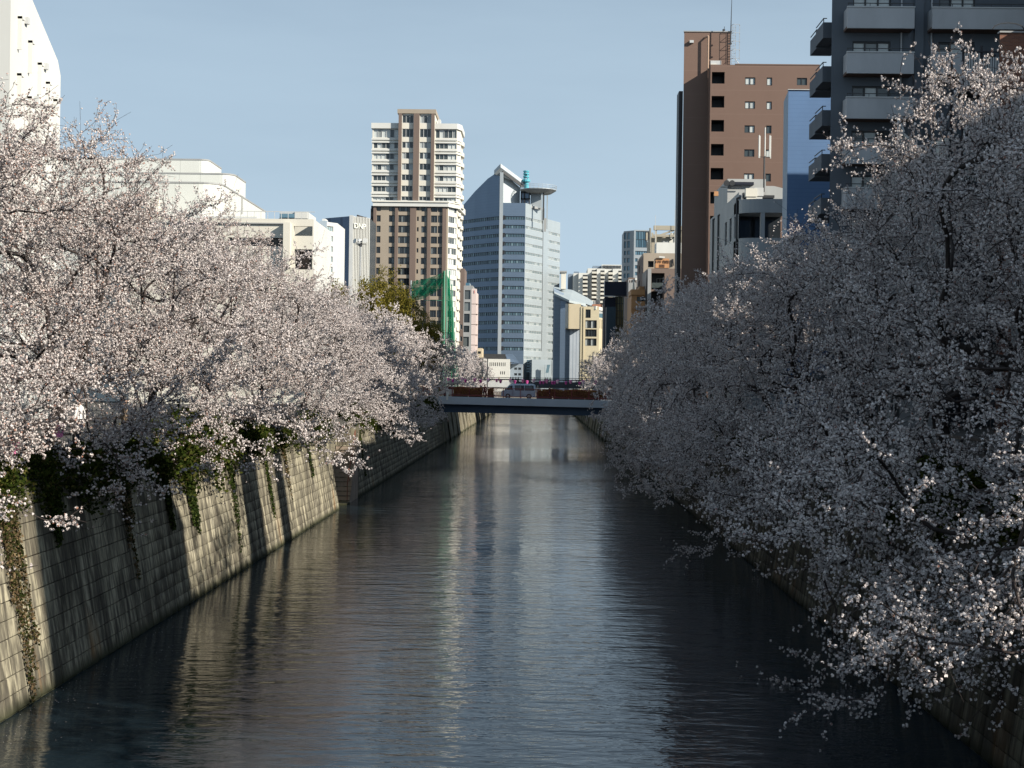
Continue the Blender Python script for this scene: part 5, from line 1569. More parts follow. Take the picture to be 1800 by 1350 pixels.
# ---- outside stair, low white wall and the brick building at the right edge ----------------------------
F = Front(90, 1650, 200)
es = thing('outside_staircase', (F.x(1690), 91, G), 'steel outside staircase with white slatted screens behind the right hand cherry tops', 'staircase')
b = MB()
for px in (1692, 1724, 1757):
    b.bar((F.x(px), 90.0, G), (F.x(px), 90.0, F.z(80)), 0.12); b.bar((F.x(px), 92.5, G), (F.x(px), 92.5, F.z(80)), 0.12)
b.build('post', M_dark, es)
for fl, (ya, yb2) in enumerate(((92, 150), (175, 235), (258, 318))):
    for s, (pa, pb) in enumerate(((1693, 1722), (1726, 1756))):
        n_ = 7
        for q in range(n_):
            u0 = F.x(pa) + (F.x(pb) - F.x(pa)) * (q + 0.1) / n_
            u1 = F.x(pa) + (F.x(pb) - F.x(pa)) * (q + 0.62) / n_
            MB().box(u0, u1, 89.93, 89.97, F.z(yb2 + 8 * s), F.z(ya + 8 * s)).build('slat', M_ltframe, es)
    fb = MB(); fb.box(F.x(1690), F.x(1760), 89.85, 92.6, F.z(yb2 + 12), F.z(yb2 + 9)); fb.build('landing', M_dark, es)
    fb = MB(); fb.bar((F.x(1690), 89.9, F.z(ya - 1)), (F.x(1760), 89.9, F.z(ya - 1)), 0.1); fb.build('rail', M_dark, es)
    for q in range(8):
        f = q / 8
        MB().box(F.x(1695) + 2.0 * f, F.x(1695) + 2.0 * f + 0.3, 90.6, 92.2, F.z(yb2 + 9) + 2.6 * f, F.z(yb2 + 9) + 2.6 * f + 0.06).build('tread', M_dark, es)
lt = thing('lean_to', (F.x(1635), 92, G), 'white panelled lean-to with sunlit roof edges below the outside stair', 'shed')
MB().prism([(F.x(1600), 92), (F.x(1668), 92), (F.x(1668), 95.2), (F.x(1600), 95.2)], G, [F.z(225), F.z(285), F.z(285), F.z(225)]).build('wall', M_grey, lt)
b = MB(); b.bar((F.x(1596), 91.9, F.z(222)), (F.x(1672), 91.9, F.z(287)), 0.2, 0.15); b.build('roof_edge', M_white, lt)
MB().box(F.x(1660), F.x(1672), 90.5, 91.8, G, F.z(240)).build('cabinet', M_white, lt)
b = MB(); b.bar((F.x(1592), 91.5, F.z(330)), (F.x(1590), 91.5, F.z(200)), 0.12); b.bar((F.x(1590), 91.5, F.z(200)), (F.x(1600), 91.5, F.z(225)), 0.12); b.build('gutter', M_ltframe, lt)
def brick_material():
    m, n, l, o = nt_new('red_brick')
    p = n.new('ShaderNodeBsdfPrincipled'); p.inputs['Roughness'].default_value = 0.9
    g = n.new('ShaderNodeNewGeometry'); s = n.new('ShaderNodeSeparateXYZ'); l.new(g.outputs['Position'], s.inputs[0])
    a = n.new('ShaderNodeMath'); a.operation = 'ADD'; l.new(s.outputs['X'], a.inputs[0]); l.new(s.outputs['Y'], a.inputs[1])
    c = n.new('ShaderNodeCombineXYZ'); l.new(a.outputs[0], c.inputs['X']); l.new(s.outputs['Z'], c.inputs['Y'])
    t = n.new('ShaderNodeTexBrick'); t.inputs['Scale'].default_value = 1.0
    t.inputs['Brick Width'].default_value = 0.23; t.inputs['Row Height'].default_value = 0.075; t.inputs['Mortar Size'].default_value = 0.008
    t.inputs['Color1'].default_value = (0.26, 0.10, 0.055, 1); t.inputs['Color2'].default_value = (0.17, 0.065, 0.04, 1); t.inputs['Mortar'].default_value = (0.2, 0.16, 0.13, 1)
    l.new(c.outputs[0], t.inputs['Vector']); l.new(t.outputs['Color'], p.inputs['Base Color']); l.new(p.outputs[0], o.inputs['Surface'])
    return m
M_brick = brick_material()
F = Front(80, 1780, 100)
br = thing('brick_building', (F.x(1790), 84, G), 'red brick building at the right edge of the picture', 'building')
MB().box(28.0, 42.0, 66, 86, G, 28.5).build('tower_wall', M_brick, br)
MB().prism([(F.x(1757), 80), (27.99, 80), (27.99, 87), (F.x(1757) + 2.3, 87)], G, F.z(58)).build('wing_wall', M_brick, br)
MB().box(F.x(1756), 27.98, 79.9, 80.3, F.z(58) + 0.002, F.z(55)).build('coping', M_grey, br)
b = MB()
for k in range(6):
    t0, t1 = math.pi * k / 6, math.pi * (k + 1) / 6
    b.bar((F.x(1760 + 14) - 0.85 * math.cos(t0), 80.2, F.z(55) + 0.35 * math.sin(t0) + 0.15), (F.x(1774) - 0.85 * math.cos(t1), 80.2, F.z(55) + .35 * math.sin(t1) + 0.15), .05)
b.build('roof_rail', M_dkframe, br)
for k in range(4):
    window(br, Vector((28.0, 65.9, 0)), Vector((1, 0, 0)), Vector((0, -1, 0)), 2, 4, 8 + 5 * k, 9.6 + 5 * k, 2, M_dkframe, M_glass, 0.0)

# ---- rest of the right bank street front: it shades the trees and the water, with added shade casters ---------------------------
def plain(x0_, x1_, y0_, y1_, h, m_, lab):
    t = thing('building', (x0_, (y0_ + y1_) / 2, G), lab, 'building')
    n_ = max(1, int((y1_ - y0_) / 3.4)); fl = max(1, int((h - G - 1) / 3.0))
    ws = [((y1_ - y0_) * (i + 0.3) / n_, (y1_ - y0_) * (i + 0.75) / n_, G + 1.0 + 3 * j, G + 2.4 + 3 * j, 2) for i in range(n_) for j in range(fl)]
    facade(t, 'river_wall_front', m_, (x0_, y1_), (x0_, y0_), G, h, ws, M_dkframe, M_glass, 0.15)
    MB().box(x0_ + 0.3, x1_, y0_, y1_, G, h - 0.01).build('core', m_, t)
    MB().box(x0_ - 0.1, x1_ + .1, y0_ - .1, y1_ + .1, h, h + 0.3).build('parapet', M_grey, t)
plain(19.5, 26, 16.8, 27.3, 26.3, M_cream, 'tall cream building on the right bank, just outside the picture')
plain(20.0, 33, 28.5, 46.5, 19.6, M_tan, 'low tan building on the right bank behind the nearest cherry trees')
plain(20.5, 33, 47.5, 64.5, 19.8, M_grey, 'low grey building on the right bank behind the cherry trees')
plain(21.0, 24.0, 87.3, 89.0, 12.0, M_grey, 'narrow grey garage between the brick building and the flats')
plain(33.5, 46, 83.0, 95.2, 42.0, M_tan, 'tall tan block added out of view to shade the charcoal flats')  # unseen block added to keep the flats' front in shade
plain(38.0, 45, 148.0, 164.0, 43.0, M_cream, 'tall cream block hidden behind the charcoal flats, added to shade the bridge')  # unseen caster added so that the bridge lies in shade
for (xa_, xb_, ya_, yb2_, h_, lab) in ((21.5, 24.0, 40.3, 42.4, 29.0, 'narrow grey tower added unseen above the low tan building to cast a shadow band'), (21.8, 23.6, 47.9, 49.0, 28.0, 'slim unseen shaft added above the low grey building to cast a shadow band')):
    t = thing('shadow_tower', ((xa_ + xb_) / 2, (ya_ + yb2_) / 2, 19.9), lab, 'shadow caster')  # unseen tower put up only for its narrow shadow on the left wall
    MB().box(xa_, xb_, ya_, yb2_, 20.12, h_).build('wall', M_grey, t)
    MB().box(xa_ - .1, xb_ + .1, ya_ - .1, yb2_ + .1, h_, h_ + .15).build('roof', M_roof, t)
# ------------------------------------------------------------------ bridge
BD = 184.0
F = Front(BD, 900, 700)
M_gird = mat('girder_grey', (0.42, 0.47, 0.53), 0.55, 0.12, 0.3, 0.6)
M_girdb = mat('girder_blue', (0.045, 0.075, 0.125), 0.5, 0.15, 0.4, 0.6)
M_deck = mat('deck_asphalt', (0.07, 0.07, 0.07), 0.9, 0.2, 1)
M_redr = mat('red_railing', (0.22, 0.05, 0.042), 0.5, 0.2, 1.0)
bx0, bx1 = F.x(735), F.x(1095)
dz = -0.012                                      # the deck falls a little to the right
def bz(x, z): return z + (x - F.x(900)) * dz
zdk = F.z(701.8)
br_ = thing('road_bridge', (F.x(900), BD + 4.5, 0), 'blue grey girder bridge with dark red railings spanning the river', 'bridge')
def slab(x0, x1, y0, y1, z0, z1):
    m = MB()
    m.v = [(x0, y0, bz(x0, z0)), (x1, y0, bz(x1, z0)), (x1, y1, bz(x1, z0)), (x0, y1, bz(x0, z0)), (x0, y0, bz(x0, z1)), (x1, y0, bz(x1, z1)), (x1, y1, bz(x1, z1)), (x0, y1, bz(x0, z1))]
    m.f = [(3, 2, 1, 0), (4, 5, 6, 7), (0, 1, 5, 4), (1, 2, 6, 5), (2, 3, 7, 6), (3, 0, 4, 7)]
    return m
zf0, zg0 = F.z(713), F.z(727.5)
slab(bx0, bx1, BD, BD + 9, zf0 + 0.3, zdk).build('deck', M_deck, br_)
slab(bx0 - .2, bx1 + .2, BD - 0.25, BD - 0.003, zf0, zdk + 0.03).build('fascia', M_gird, br_)
slab(bx0 - .2, bx1 + .2, BD + 9.003, BD + 9.25, zf0, zdk + 0.03).build('fascia', M_gird, br_)
for k in range(5):
    y = BD + 0.5 + k * 2.0
    slab(bx0, bx1, y, y + 0.3, zg0, zf0 + 0.298).build('girder', M_girdb, br_)
slab(bx0, bx1, BD + 0.0, BD + 0.2, zdk + 0.002, zdk + 0.14).build('kerb', M_gird, br_)
slab(bx0, bx1, BD + 2.2, BD + 2.4, zdk + 0.002, zdk + 0.14).build('kerb', M_gird, br_)
for xx_ in (bx0 - 1.8, bx1 - 0.2):
    MB().box(xx_, xx_ + 2.0, BD - 0.5, BD + 9.5, -0.5, bz(xx_, zg0) - 0.02).build('abutment', M_wall, br_)
n_ = int((bx1 - bx0) / 2.0)
pm = MB(); pm.box(-0.05, 0.05, -0.05, 0.05, 0, 1.2); pme = bpy.data.meshes.new('railing_post'); pme.from_pydata(pm.v, [], pm.f); pme.materials.append(M_redr)
bm2 = MB(); bm2.box(-0.022, 0.022, -0.014, 0.014, 0.16, 1.12); bme = bpy.data.meshes.new('baluster'); bme.from_pydata(bm2.v, [], bm2.f); bme.materials.append(M_redr)
for side, yy in ((0, BD + 0.1), (1, BD + 8.9)):
    for k in range(n_ + 1):
        x = bx0 + (bx1 - bx0) * k / n_
        link('railing_post', pme, br_, Matrix.Translation(Vector((x, yy, bz(x, zdk + .14))) - br_.location))
    if side == 0:
        nb_ = int((bx1 - bx0) / 0.14)
        nb_ = min(nb_, 290)
        for k in range(nb_):
            x = bx0 + (bx1 - bx0) * (k + .5) / nb_
            link('baluster', bme, br_, Matrix.Translation(Vector((x, yy, bz(x, zdk + .14))) - br_.location))
    for z in (0.14 + 0.14, 0.14 + 1.14):
        slab(bx0, bx1, yy - .035, yy + .035, zdk + z, zdk + z + 0.08).build('railing_rail', M_redr, br_)
# planters with a clipped hedge along the footway, seen through the railing
M_azal = mat_leaf('hedge_leaf', [(0.0, (0.16, 0.09, 0.025)), (0.4, (0.26, 0.17, 0.035)), (0.8, (0.34, 0.26, 0.05)), (1.0, (0.38, 0.2, 0.06))], 0.25)
M_plant = mat('planter_brown', (0.10, 0.06, 0.045), 0.8, 0.2, 1)
def hedge(px0, px1, lab, seed):
    xa_, xb_ = F.x(px0), F.x(px1)
    t = thing('hedge', ((xa_ + xb_) / 2, BD + 1.3, bz((xa_ + xb_) / 2, zdk)), lab, 'hedge')
    rng = np.random.default_rng(seed)
    n = int(5200 * (xb_ - xa_) / 4)
    p = np.stack([rng.uniform(xa_ + 0.1, xb_ - 0.1, n), BD + 1.3 + rng.uniform(-0.42, 0.42, n), rng.uniform(0.42, 1.28, n) + 0.06 * np.sin(rng.uniform(0, 40, n))], axis=1)
    p[:, 2] = bz(p[:, 0], zdk + p[:, 2]) + 0.10 * np.sin(p[:, 0] * 2.1 + seed)
    v, q = leaf_quads(rng, p - np.array(t.location), 0.062, 1.3)
    link('foliage', np_mesh('foliage', v, q, [M_azal]), t)
    x = xa_
    while x < xb_ - 0.5:
        e_ = min(x + 1.9, xb_)
        b = slab(x + 0.03, e_ - 0.03, BD + 0.8, BD + 1.8, zdk + 0.10, zdk + 0.48); b.build('planter', M_plant, t); x += 2.0
hedge(795, 848, 'ochre clipped hedge in planters on the left part of the bridge footway', 3)
hedge(944, 1062, 'ochre clipped hedge in planters on the right part of the bridge footway', 4)
hedge(856, 868, 'short piece of hedge just behind the van on the bridge', 5)
# parapet post at the left end
MB().box(F.x(784.5), F.x(788), BD - 0.3, BD + 0.1, zdk - 0.2, F.z(691)).build('end_post', M_white, br_)

# ------------------------------------------------------------------ van on the bridge
M_vanp = mat('silver_blue_paint', (0.42, 0.50, 0.60), 0.3, 0.05, 1, metal=0.2, spec=0.5)
M_tyre = mat('tyre', (0.02, 0.02, 0.02), 0.9, 0.1, 2)
M_vglass = mat('van_glass', (0.015, 0.02, 0.03), 0.08, 0.05, 1, spec=0.6)
M_hl = mat('lamp_lens', (0.6, 0.6, 0.55), 0.2, 0.05, 1)
vy = BD + 4.0
vx0, vx1 = F.x(879.5) , F.x(941.5)
vz = bz((vx0 + vx1) / 2, zdk + 0.02)
van = thing('van', ((vx0 + vx1) / 2, vy + .85, vz), 'silver blue van with dark side windows crossing the bridge', 'van')
L_ = vx1 - vx0
prof = [(0.0, 0.28), (0.0, 0.80), (0.10, 1.02), (0.42, 1.12), (1.02, 1.78), (1.35, 1.93), (L_ - 0.35, 1.95), (L_ - 0.06, 1.80), (L_, 1.0), (L_, 0.28)]
b = MB()
n = len(prof)
inset = lambda z: 0.0 if z < 1.05 else 0.09 * (z - 1.05) / 0.9
b.v = [(vx0 + a, vy + inset(z), vz + z) for a, z in prof] + [(vx0 + a, vy + 1.7 - inset(z), vz + z) for a, z in prof]
b.f = [tuple(range(n)), tuple(reversed(range(n, 2 * n)))] + [(k, n + k, n + (k + 1) % n, (k + 1) % n) for k in range(n)]
bo = b.build('body', M_vanp, van)
def vw(poly, name='side_window', m_=M_vglass):
    m = MB(); m.v = [(vx0 + a, vy - 0.012 + inset(z), vz + z) for a, z in poly] + [(vx0 + a, vy + 0.03 + inset(z), vz + z) for a, z in poly]
    k = len(poly); m.f = [tuple(range(k)), tuple(reversed(range(k, 2 * k)))] + [(i, k + i, k + (i + 1) % k, (i + 1) % k) for i in range(k)]
    return m.build(name, m_, van)
vw([(0.55, 1.14), (1.02, 1.66), (1.42, 1.70), (1.42, 1.14)], 'door_window')
vw([(1.72, 1.08), (1.66, 1.72), (2.90, 1.74), (2.90, 1.06)])
vw([(2.98, 1.06), (2.98, 1.74), (L_ - 0.30, 1.73), (L_ - 0.22, 1.06)])
ws_ = MB(); ws_.face((vx0 + 0.46, vy + 0.14, vz + 1.175), (vx0 + 0.99, vy + 0.2, vz + 1.76), (vx0 + 0.99, vy + 1.5, vz + 1.76), (vx0 + 0.46, vy + 1.56, vz + 1.175)); ws_.build('windscreen', M_vglass, van)
for wx in (0.85, L_ - 0.85):
    for wy in (vy - 0.02, vy + 1.5):
        m = MB(); m.tube((vx0 + wx, wy, vz + 0.33), (vx0 + wx, wy + 0.22, vz + 0.33), 0.33, 0.33, 18); wo = m.build('wheel', M_tyre, van)
        m = MB(); m.tube((vx0 + wx, wy - 0.012, vz + 0.33), (vx0 + wx, wy, vz + 0.33), 0.19, 0.2, 12); m.build('rim', M_galv, wo)
MB().box(vx0 + 0.02, vx0 + 0.14, vy - 0.006, vy + 0.2, vz + 0.78, vz + 0.94).build('headlight', M_hl, van)
MB().box(vx1 - 0.08, vx1 + 0.01, vy - 0.006, vy + 0.12, vz + 0.9, vz + 1.3).build('tail_light', M_redr, van)
MB().box(vx0 + 1.47, vx0 + 1.50, vy - 0.008, vy + 0.01, vz + 0.4, vz + 1.72).build('door_seam', M_dark, van)
MB().box(vx0 + 0.42, vx0 + 0.52, vy - 0.16, vy + 0.0, vz + 1.12, vz + 1.30).build('mirror', M_dark, van)
# small white car behind the left railing end
cx0 = F.x(771)
car = thing('car', (cx0 + 1.6, BD + 3.6, bz(cx0, zdk)), 'white car nose at the left end of the bridge, mostly behind blossom', 'car')
cz = bz(cx0, zdk + .02); cl = 3.6
prof = [(0, .3), (0, .75), (.5, .95), (1.0, 1.35), (2.3, 1.38), (2.85, .98), (3.5, .85), (3.6, .6), (3.6, .3)]
n = len(prof); b = MB()
b.v = [(cx0 + a, BD + 3.0, cz + z) for a, z in prof] + [(cx0 + a, BD + 4.5, cz + z) for a, z in prof]
b.f = [tuple(range(n)), tuple(reversed(range(n, 2 * n)))] + [(k, n + k, n + (k + 1) % n, (k + 1) % n) for k in range(n)]
b.build('body', M_white, car)
b = MB(); b.box(cx0 + 1.0, cx0 + 2.35, BD + 2.985, BD + 2.999, cz + 1.0, cz + 1.3); b.build('side_window', M_vglass, car)
for wx in (0.7, 2.9):
    m = MB(); m.tube((cx0 + wx, BD + 2.97, cz + .3), (cx0 + wx, BD + 3.2, cz + .3), .3, .3, 14); m.build('wheel', M_tyre, car)

# ------------------------------------------------------------------ lanterns strung over the bridge
M_pinkl = mat('pink_lantern_paper', (0.92, 0.30, 0.52), 0.6, 0.1, 3)
M_pinkw = mat('pale_lantern_paper', (0.95, 0.70, 0.78), 0.6, 0.1, 3)
M_mag = mat('magenta_lantern_paper', (0.62, 0.09, 0.34), 0.6, 0.1, 3)
def lantern_meshes(m_body, m_rim):
    out_ = []
    b = MB(); n = 6
    for (r, z) in ((0.11, -0.42), (0.20, -0.06)):
        for k in range(n):
            b.v.append((r * math.cos(k * math.pi / 3), r * math.sin(k * math.pi / 3), z))
    b.f = [tuple(reversed(range(n))), tuple(range(n, 2 * n))] + [(k, (k + 1) % n, n + (k + 1) % n, n + k) for k in range(n)]
    me = bpy.data.meshes.new('lantern_body'); me.from_pydata(b.v, [], b.f); me.materials.append(m_body); out_.append(('lantern_body', me))
    b = MB(); b.tube((0, 0, -0.06), (0, 0, 0.02), 0.235, 0.10, 6)
    me = bpy.data.meshes.new('lantern_cap'); me.from_pydata(b.v, [], b.f); me.materials.append(m_rim); out_.append(('lantern_cap', me))
    return out_
LM = [lantern_meshes(M_pinkl, M_pinkl), lantern_meshes(M_pinkw, M_pinkl), lantern_meshes(M_mag, M_mag)]
def lantern(p, kind, label, group):
    t = thing('paper_lantern', p, label, 'lantern', group)
    for nm, me in LM[kind]:
        link(nm, me, t)
    return t
fr_px = (788, 812.5, 834.5, 858, 873, 897, 919, 938, 961, 980, 1003, 1025.5, 1047)
bk_px = (796, 818, 845, 880, 905, 926.5, 950, 955, 971, 975, 995, 1019)
prev = None
cbl = thing('lantern_string', (F.x(900), BD - 0.1, 8.2), 'thin cord strung over the front of the bridge with pink lanterns', 'cord')
b = MB(); pts = [at(px, 666.4 + 0.02 * (px - 900), BD - 0.1) for px in fr_px]
for p, q in zip(pts[:-1], pts[1:]): b.bar(p, q, 0.025)
b.build('cord', M_dark, cbl)
for i, p in enumerate(pts):
    lantern(p, 1 if i % 2 else 0, 'bright pink paper lantern strung along the front of the bridge', 'pink lanterns along the front of the bridge')
cb2 = thing('lantern_string', (F.x(900), BD + 8.8, 8.0), 'thin cord with dark magenta lanterns over the far side of the bridge', 'cord')
b = MB(); pts = [at(px, 668.5 + 0.02 * (px - 900), BD + 8.8) for px in bk_px]
for p, q in zip(pts[:-1], pts[1:]): b.bar(p, q, 0.025)
b.build('cord', M_dark, cb2)
for i, p in enumerate(pts):
    lantern(p, 2, 'dim magenta paper lantern over the far side of the bridge', 'magenta lanterns over the far side of the bridge')
for px in (783, 915, 1060):
    x = F.x(px)
    t = thing('lantern_pole', (x, BD + 0.35, bz(x, zdk)), {783: 'slim pole carrying the lantern cord at the left end of the bridge', 915: 'slim pole carrying the lantern cord in the middle of the bridge', 1060: 'slim pole carrying the lantern cord at the right end of the bridge'}[px], 'pole')
    b = MB(); b.tube((x, BD + .35, bz(x, zdk)), (x, BD + .35, at(px, 665 + .02 * (px - 900), BD).z), 0.03, 0.025, 6); b.build('pole', M_grey, t)
# a few lanterns under the left bank trees
for (px, py, D) in ((24, 772, 36), (104, 745, 39), (311, 743, 55), (352, 736, 60)):
    lantern(at(px, py, D), 0, 'pink paper lantern glimpsed under the left bank cherry trees', 'pink lanterns under the left bank cherry trees').scale = (0.85, 0.85, 0.85)

# ------------------------------------------------------------------ footbridge beyond
F6 = Front(275, 920, 668)
fbz = F6.z(673.5)
fb = thing('footbridge', (F6.x(920), 276.5, 0), 'plain grey footbridge with a black handrail behind the road bridge', 'bridge')
fx0, fx1 = F6.x(775), F6.x(1085)
MB().box(fx0, fx1, 275, 278, F6.z(682), fbz).build('girder', M_grey, fb)
MB().box(F6.x(905), fx1, 274.7, 275 - 0.003, F6.z(681), fbz - 0.0 + 0.3).build('dark_panel', mat('dark_mesh_panel', (0.05, 0.055, 0.065), 0.6, 0.2, 1), fb)
MB().box(F6.x(848), F6.x(904.8), 274.7, 275 - 0.003, F6.z(681), fbz + .3).build('pale_panel', M_ltframe, fb)
MB().box(fx0, fx1, 274.9, 275.05, fbz + 0.55, fbz + 0.75).build('handrail', M_dark, fb)
MB().box(fx0, fx1, 277.9, 278.05, fbz + 0.95, fbz + 1.05).build('handrail', M_dark, fb)
b = MB(); b.box(-0.03, .03, -.03, .03, 0, 0.6); me = bpy.data.meshes.new('rail_post'); me.from_pydata(b.v, [], b.f); me.materials.append(M_dark)
for k in range(24):
    link('rail_post', me, fb, Matrix.Translation(Vector((fx0 + (fx1 - fx0) * k / 23, 274.97, fbz)) - fb.location))
for xx_ in (fx0 + .3, fx1 - .8):
    MB().box(xx_, xx_ + 0.6, 275.2, 277.8, 0, F6.z(682) - .01).build('pier', M_grey, fb)

# ------------------------------------------------------------------ people
M_skin = mat('skin', (0.42, 0.27, 0.20), 0.6, 0.05, 3)
M_hair = mat('black_hair', (0.012, 0.011, 0.011), 0.5, 0.1, 6)
def cloth(n_, c): return mat(n_, c, 0.85, 0.12, 5, 1)
CL = {'black': cloth('black_cloth', (0.015, 0.015, 0.018)), 'navy': cloth('navy_cloth', (0.03, 0.035, 0.06)), 'grey': cloth('grey_cloth', (0.12, 0.12, 0.13)), 'white': cloth('white_cloth', (0.7, 0.68, 0.66)), 'maroon': cloth('maroon_cloth', (0.09, 0.025, 0.03)), 'tan': cloth('tan_cloth', (0.3, 0.22, 0.15))}
def body_mesh(pose):
    j = dict(pelvis=(0, 0, .93), waist=(0, 0.01, 1.08), chest=(0, 0.01, 1.27), neckb=(0, 0, 1.43), neck=(0, .005, 1.50), head0=(0, .01, 1.57), head1=(0, .02, 1.68))
    st_ = 0.14 if pose == 'walk' else 0.0
    for s, nm in ((-1, 'l'), (1, 'r')):
        f = s * st_
        j['hip' + nm] = (s * .09, 0, .90); j['knee' + nm] = (s * .10, f * .6 + .03, .49); j['ank' + nm] = (s * .10, f, .09); j['toe' + nm] = (s * .11, f + .15, .04)
        j['sh' + nm] = (s * .18, 0, 1.39)
        if pose == 'lean':
            j['el' + nm] = (s * .24, .10, 1.16); j['wr' + nm] = (s * .16, .33, 1.10); j['ha' + nm] = (s * .13, .41, 1.09)
        else:
            j['el' + nm] = (s * .24, -.02 - f * .3, 1.12); j['wr' + nm] = (s * .25, .05 - f * .6, .88); j['ha' + nm] = (s * .25, .08 - f * .7, .80)
    ed = [('pelvis', 'waist'), ('waist', 'chest'), ('chest', 'neckb'), ('neckb', 'neck'), ('neck', 'head0'), ('head0', 'head1')]
    for nm in 'lr':
        ed += [('pelvis', 'hip' + nm), ('hip' + nm, 'knee' + nm), ('knee' + nm, 'ank' + nm), ('ank' + nm, 'toe' + nm), ('neckb', 'sh' + nm), ('sh' + nm, 'el' + nm), ('el' + nm, 'wr' + nm), ('wr' + nm, 'ha' + nm)]
    rad_ = dict(pelvis=.14, waist=.125, chest=.145, neckb=.085, neck=.052, head0=.078, head1=.085, hip=.095, knee=.065, ank=.045, toe=.035, sh=.07, el=.047, wr=.033, ha=.038)
    names = list(j)
    me = bpy.data.meshes.new('body'); me.from_pydata([j[n] for n in names], [(names.index(a), names.index(c)) for a, c in ed], [])
    o = bpy.data.objects.new('tmp', me); C.objects.link(o)
    md = o.modifiers.new('s', 'SKIN'); md.use_smooth_shade = True
    for i, n in enumerate(names):
        r = rad_.get(n, rad_.get(n[:-1]))
        me.skin_vertices[0].data[i].radius = (r, r * (0.78 if n in ('pelvis', 'waist', 'chest', 'neckb') else 1.0))
        me.skin_vertices[0].data[i].use_root = (n == 'pelvis')
    sub = o.modifiers.new('u', 'SUBSURF'); sub.levels = 1; sub.render_levels = 1
    dg = bpy.context.evaluated_depsgraph_get()
    r = bpy.data.meshes.new_from_object(o.evaluated_get(dg))
    bpy.data.objects.remove(o)
    return r
BODY = {p: body_mesh(p) for p in ('stand', 'walk', 'lean')}
def person(loc, face, pose, top, legs, label, hair=M_hair, scale=1.0):
    t = thing('person', loc, label, 'person')
    t.rotation_euler.z = face; t.scale = (scale,) * 3
    me = BODY[pose].copy(); me.materials.clear()
    for m_ in (CL[legs], CL[top], M_skin): me.materials.append(m_)
    for p in me.polygons:
        c = p.center
        hand = (c.z < 0.92 and abs(c.x) > 0.19) or (pose == 'lean' and c.y > 0.30 and c.z > 1.0)
        p.material_index = 2 if (c.z > 1.47 or hand) else (1 if c.z > 0.95 or (abs(c.x) > 0.17 and c.z > .8) else 0)
    link('body', me, t)
    b = MB()
    n, m_ = 12, 7
    for i in range(m_ + 1):
        ph2 = math.pi * 0.62 * i / m_
        for k in range(n):
            th = 2 * math.pi * k / n
            b.v.append((0.098 * math.sin(ph2) * math.cos(th), -0.005 + 0.108 * math.sin(ph2) * math.sin(th) - 0.02 * (i / m_), 1.655 + 0.115 * math.cos(ph2)))
    for i in range(m_):
        for k in range(n):
            k2 = (k + 1) % n
            if i > 3 and 1 <= k <= 4: continue
            b.f.append((i * n + k, i * n + k2, (i + 1) * n + k2, (i + 1) * n + k))
    hm = bpy.data.meshes.new('hair'); hm.from_pydata(b.v, [], b.f); hm.materials.append(hair); hm.shade_smooth()
    link('hair', hm, t)
    nose = MB(); nose.bar((0, .10, 1.615), (0, .125, 1.60), .025); 
    nm = bpy.data.meshes.new('nose'); nm.from_pydata(nose.v, [], nose.f); nm.materials.append(M_skin); link('nose', nm, t)
    return t
def on_bridge(px, dy): 
    x = at(px, 700, BD + dy).x
    return (x, BD + dy, bz(x, zdk + .003))
person(on_bridge(852, 0.52), R(170), 'stand', 'maroon', 'black', 'person in dark maroon clothes standing at the railing left of the van')
person(on_bridge(966.5, 0.52), R(95), 'stand', 'black', 'black', 'person in black with pale face turned left, right of the van on the bridge')
person(on_bridge(945, 2.0), R(180), 'stand', 'white', 'grey', 'person in white just behind the tail of the van', CL['white'])
for i, (px, cl, lab) in enumerate(((848, 'black', 'lone dark figure at the left end of the footbridge handrail'), (877, 'tan', 'figure in tan at the footbridge rail before the white building'), (897, 'black', 'first dark figure of the knot of people on the footbridge'),
        (901.5, 'navy', 'second figure, in navy, of the knot of people on the footbridge'), (906.5, 'grey', 'third figure, in grey, of the knot of people on the footbridge'), (911, 'black', 'last dark figure of the knot of people on the footbridge'), (939, 'grey', 'single grey figure in the middle right of the footbridge'),
        (958.5, 'black', 'dark figure on the footbridge, left one of a pair'), (962, 'navy', 'navy figure on the footbridge, right one of a pair'), (967, 'grey', 'grey figure standing alone on the footbridge right of the pair'))):
    p = at(px, 670, 276.2)
    person((p.x, 276.2, fbz - 0.55), R(150 + 12 * (i % 5)), 'stand', cl, 'black', lab, scale=0.96)
p = at(153, 770, 45.0)
person((p.x - 0.25, 45.0, BANK), R(80), 'walk', 'white', 'navy', 'person in a pale top behind the left bank railing')
p = at(218, 750, 46.5)
person((p.x, 46.5, BANK), R(-60), 'stand', 'tan', 'black', 'dark haired person under the blossom farther along the left railing')
# street lamp post beyond the bridge
D = 262
t = thing('street_lamp', (at(856.8, 650, D).x, D, G), 'thin dark lamp post in front of the small white building beyond the bridge', 'lamp post')
x = at(856.8, 650, D).x
b = MB(); b.tube((x, D, G), (x, D, at(857, 629, D).z), 0.12, 0.09, 8); b.build('post', M_dkframe, t)
b = MB(); b.bar((x, D, at(857, 629, D).z), (x + 0.5, D, at(857, 628.5, D).z), 0.14); b.build('lamp_head', M_dkframe, t)
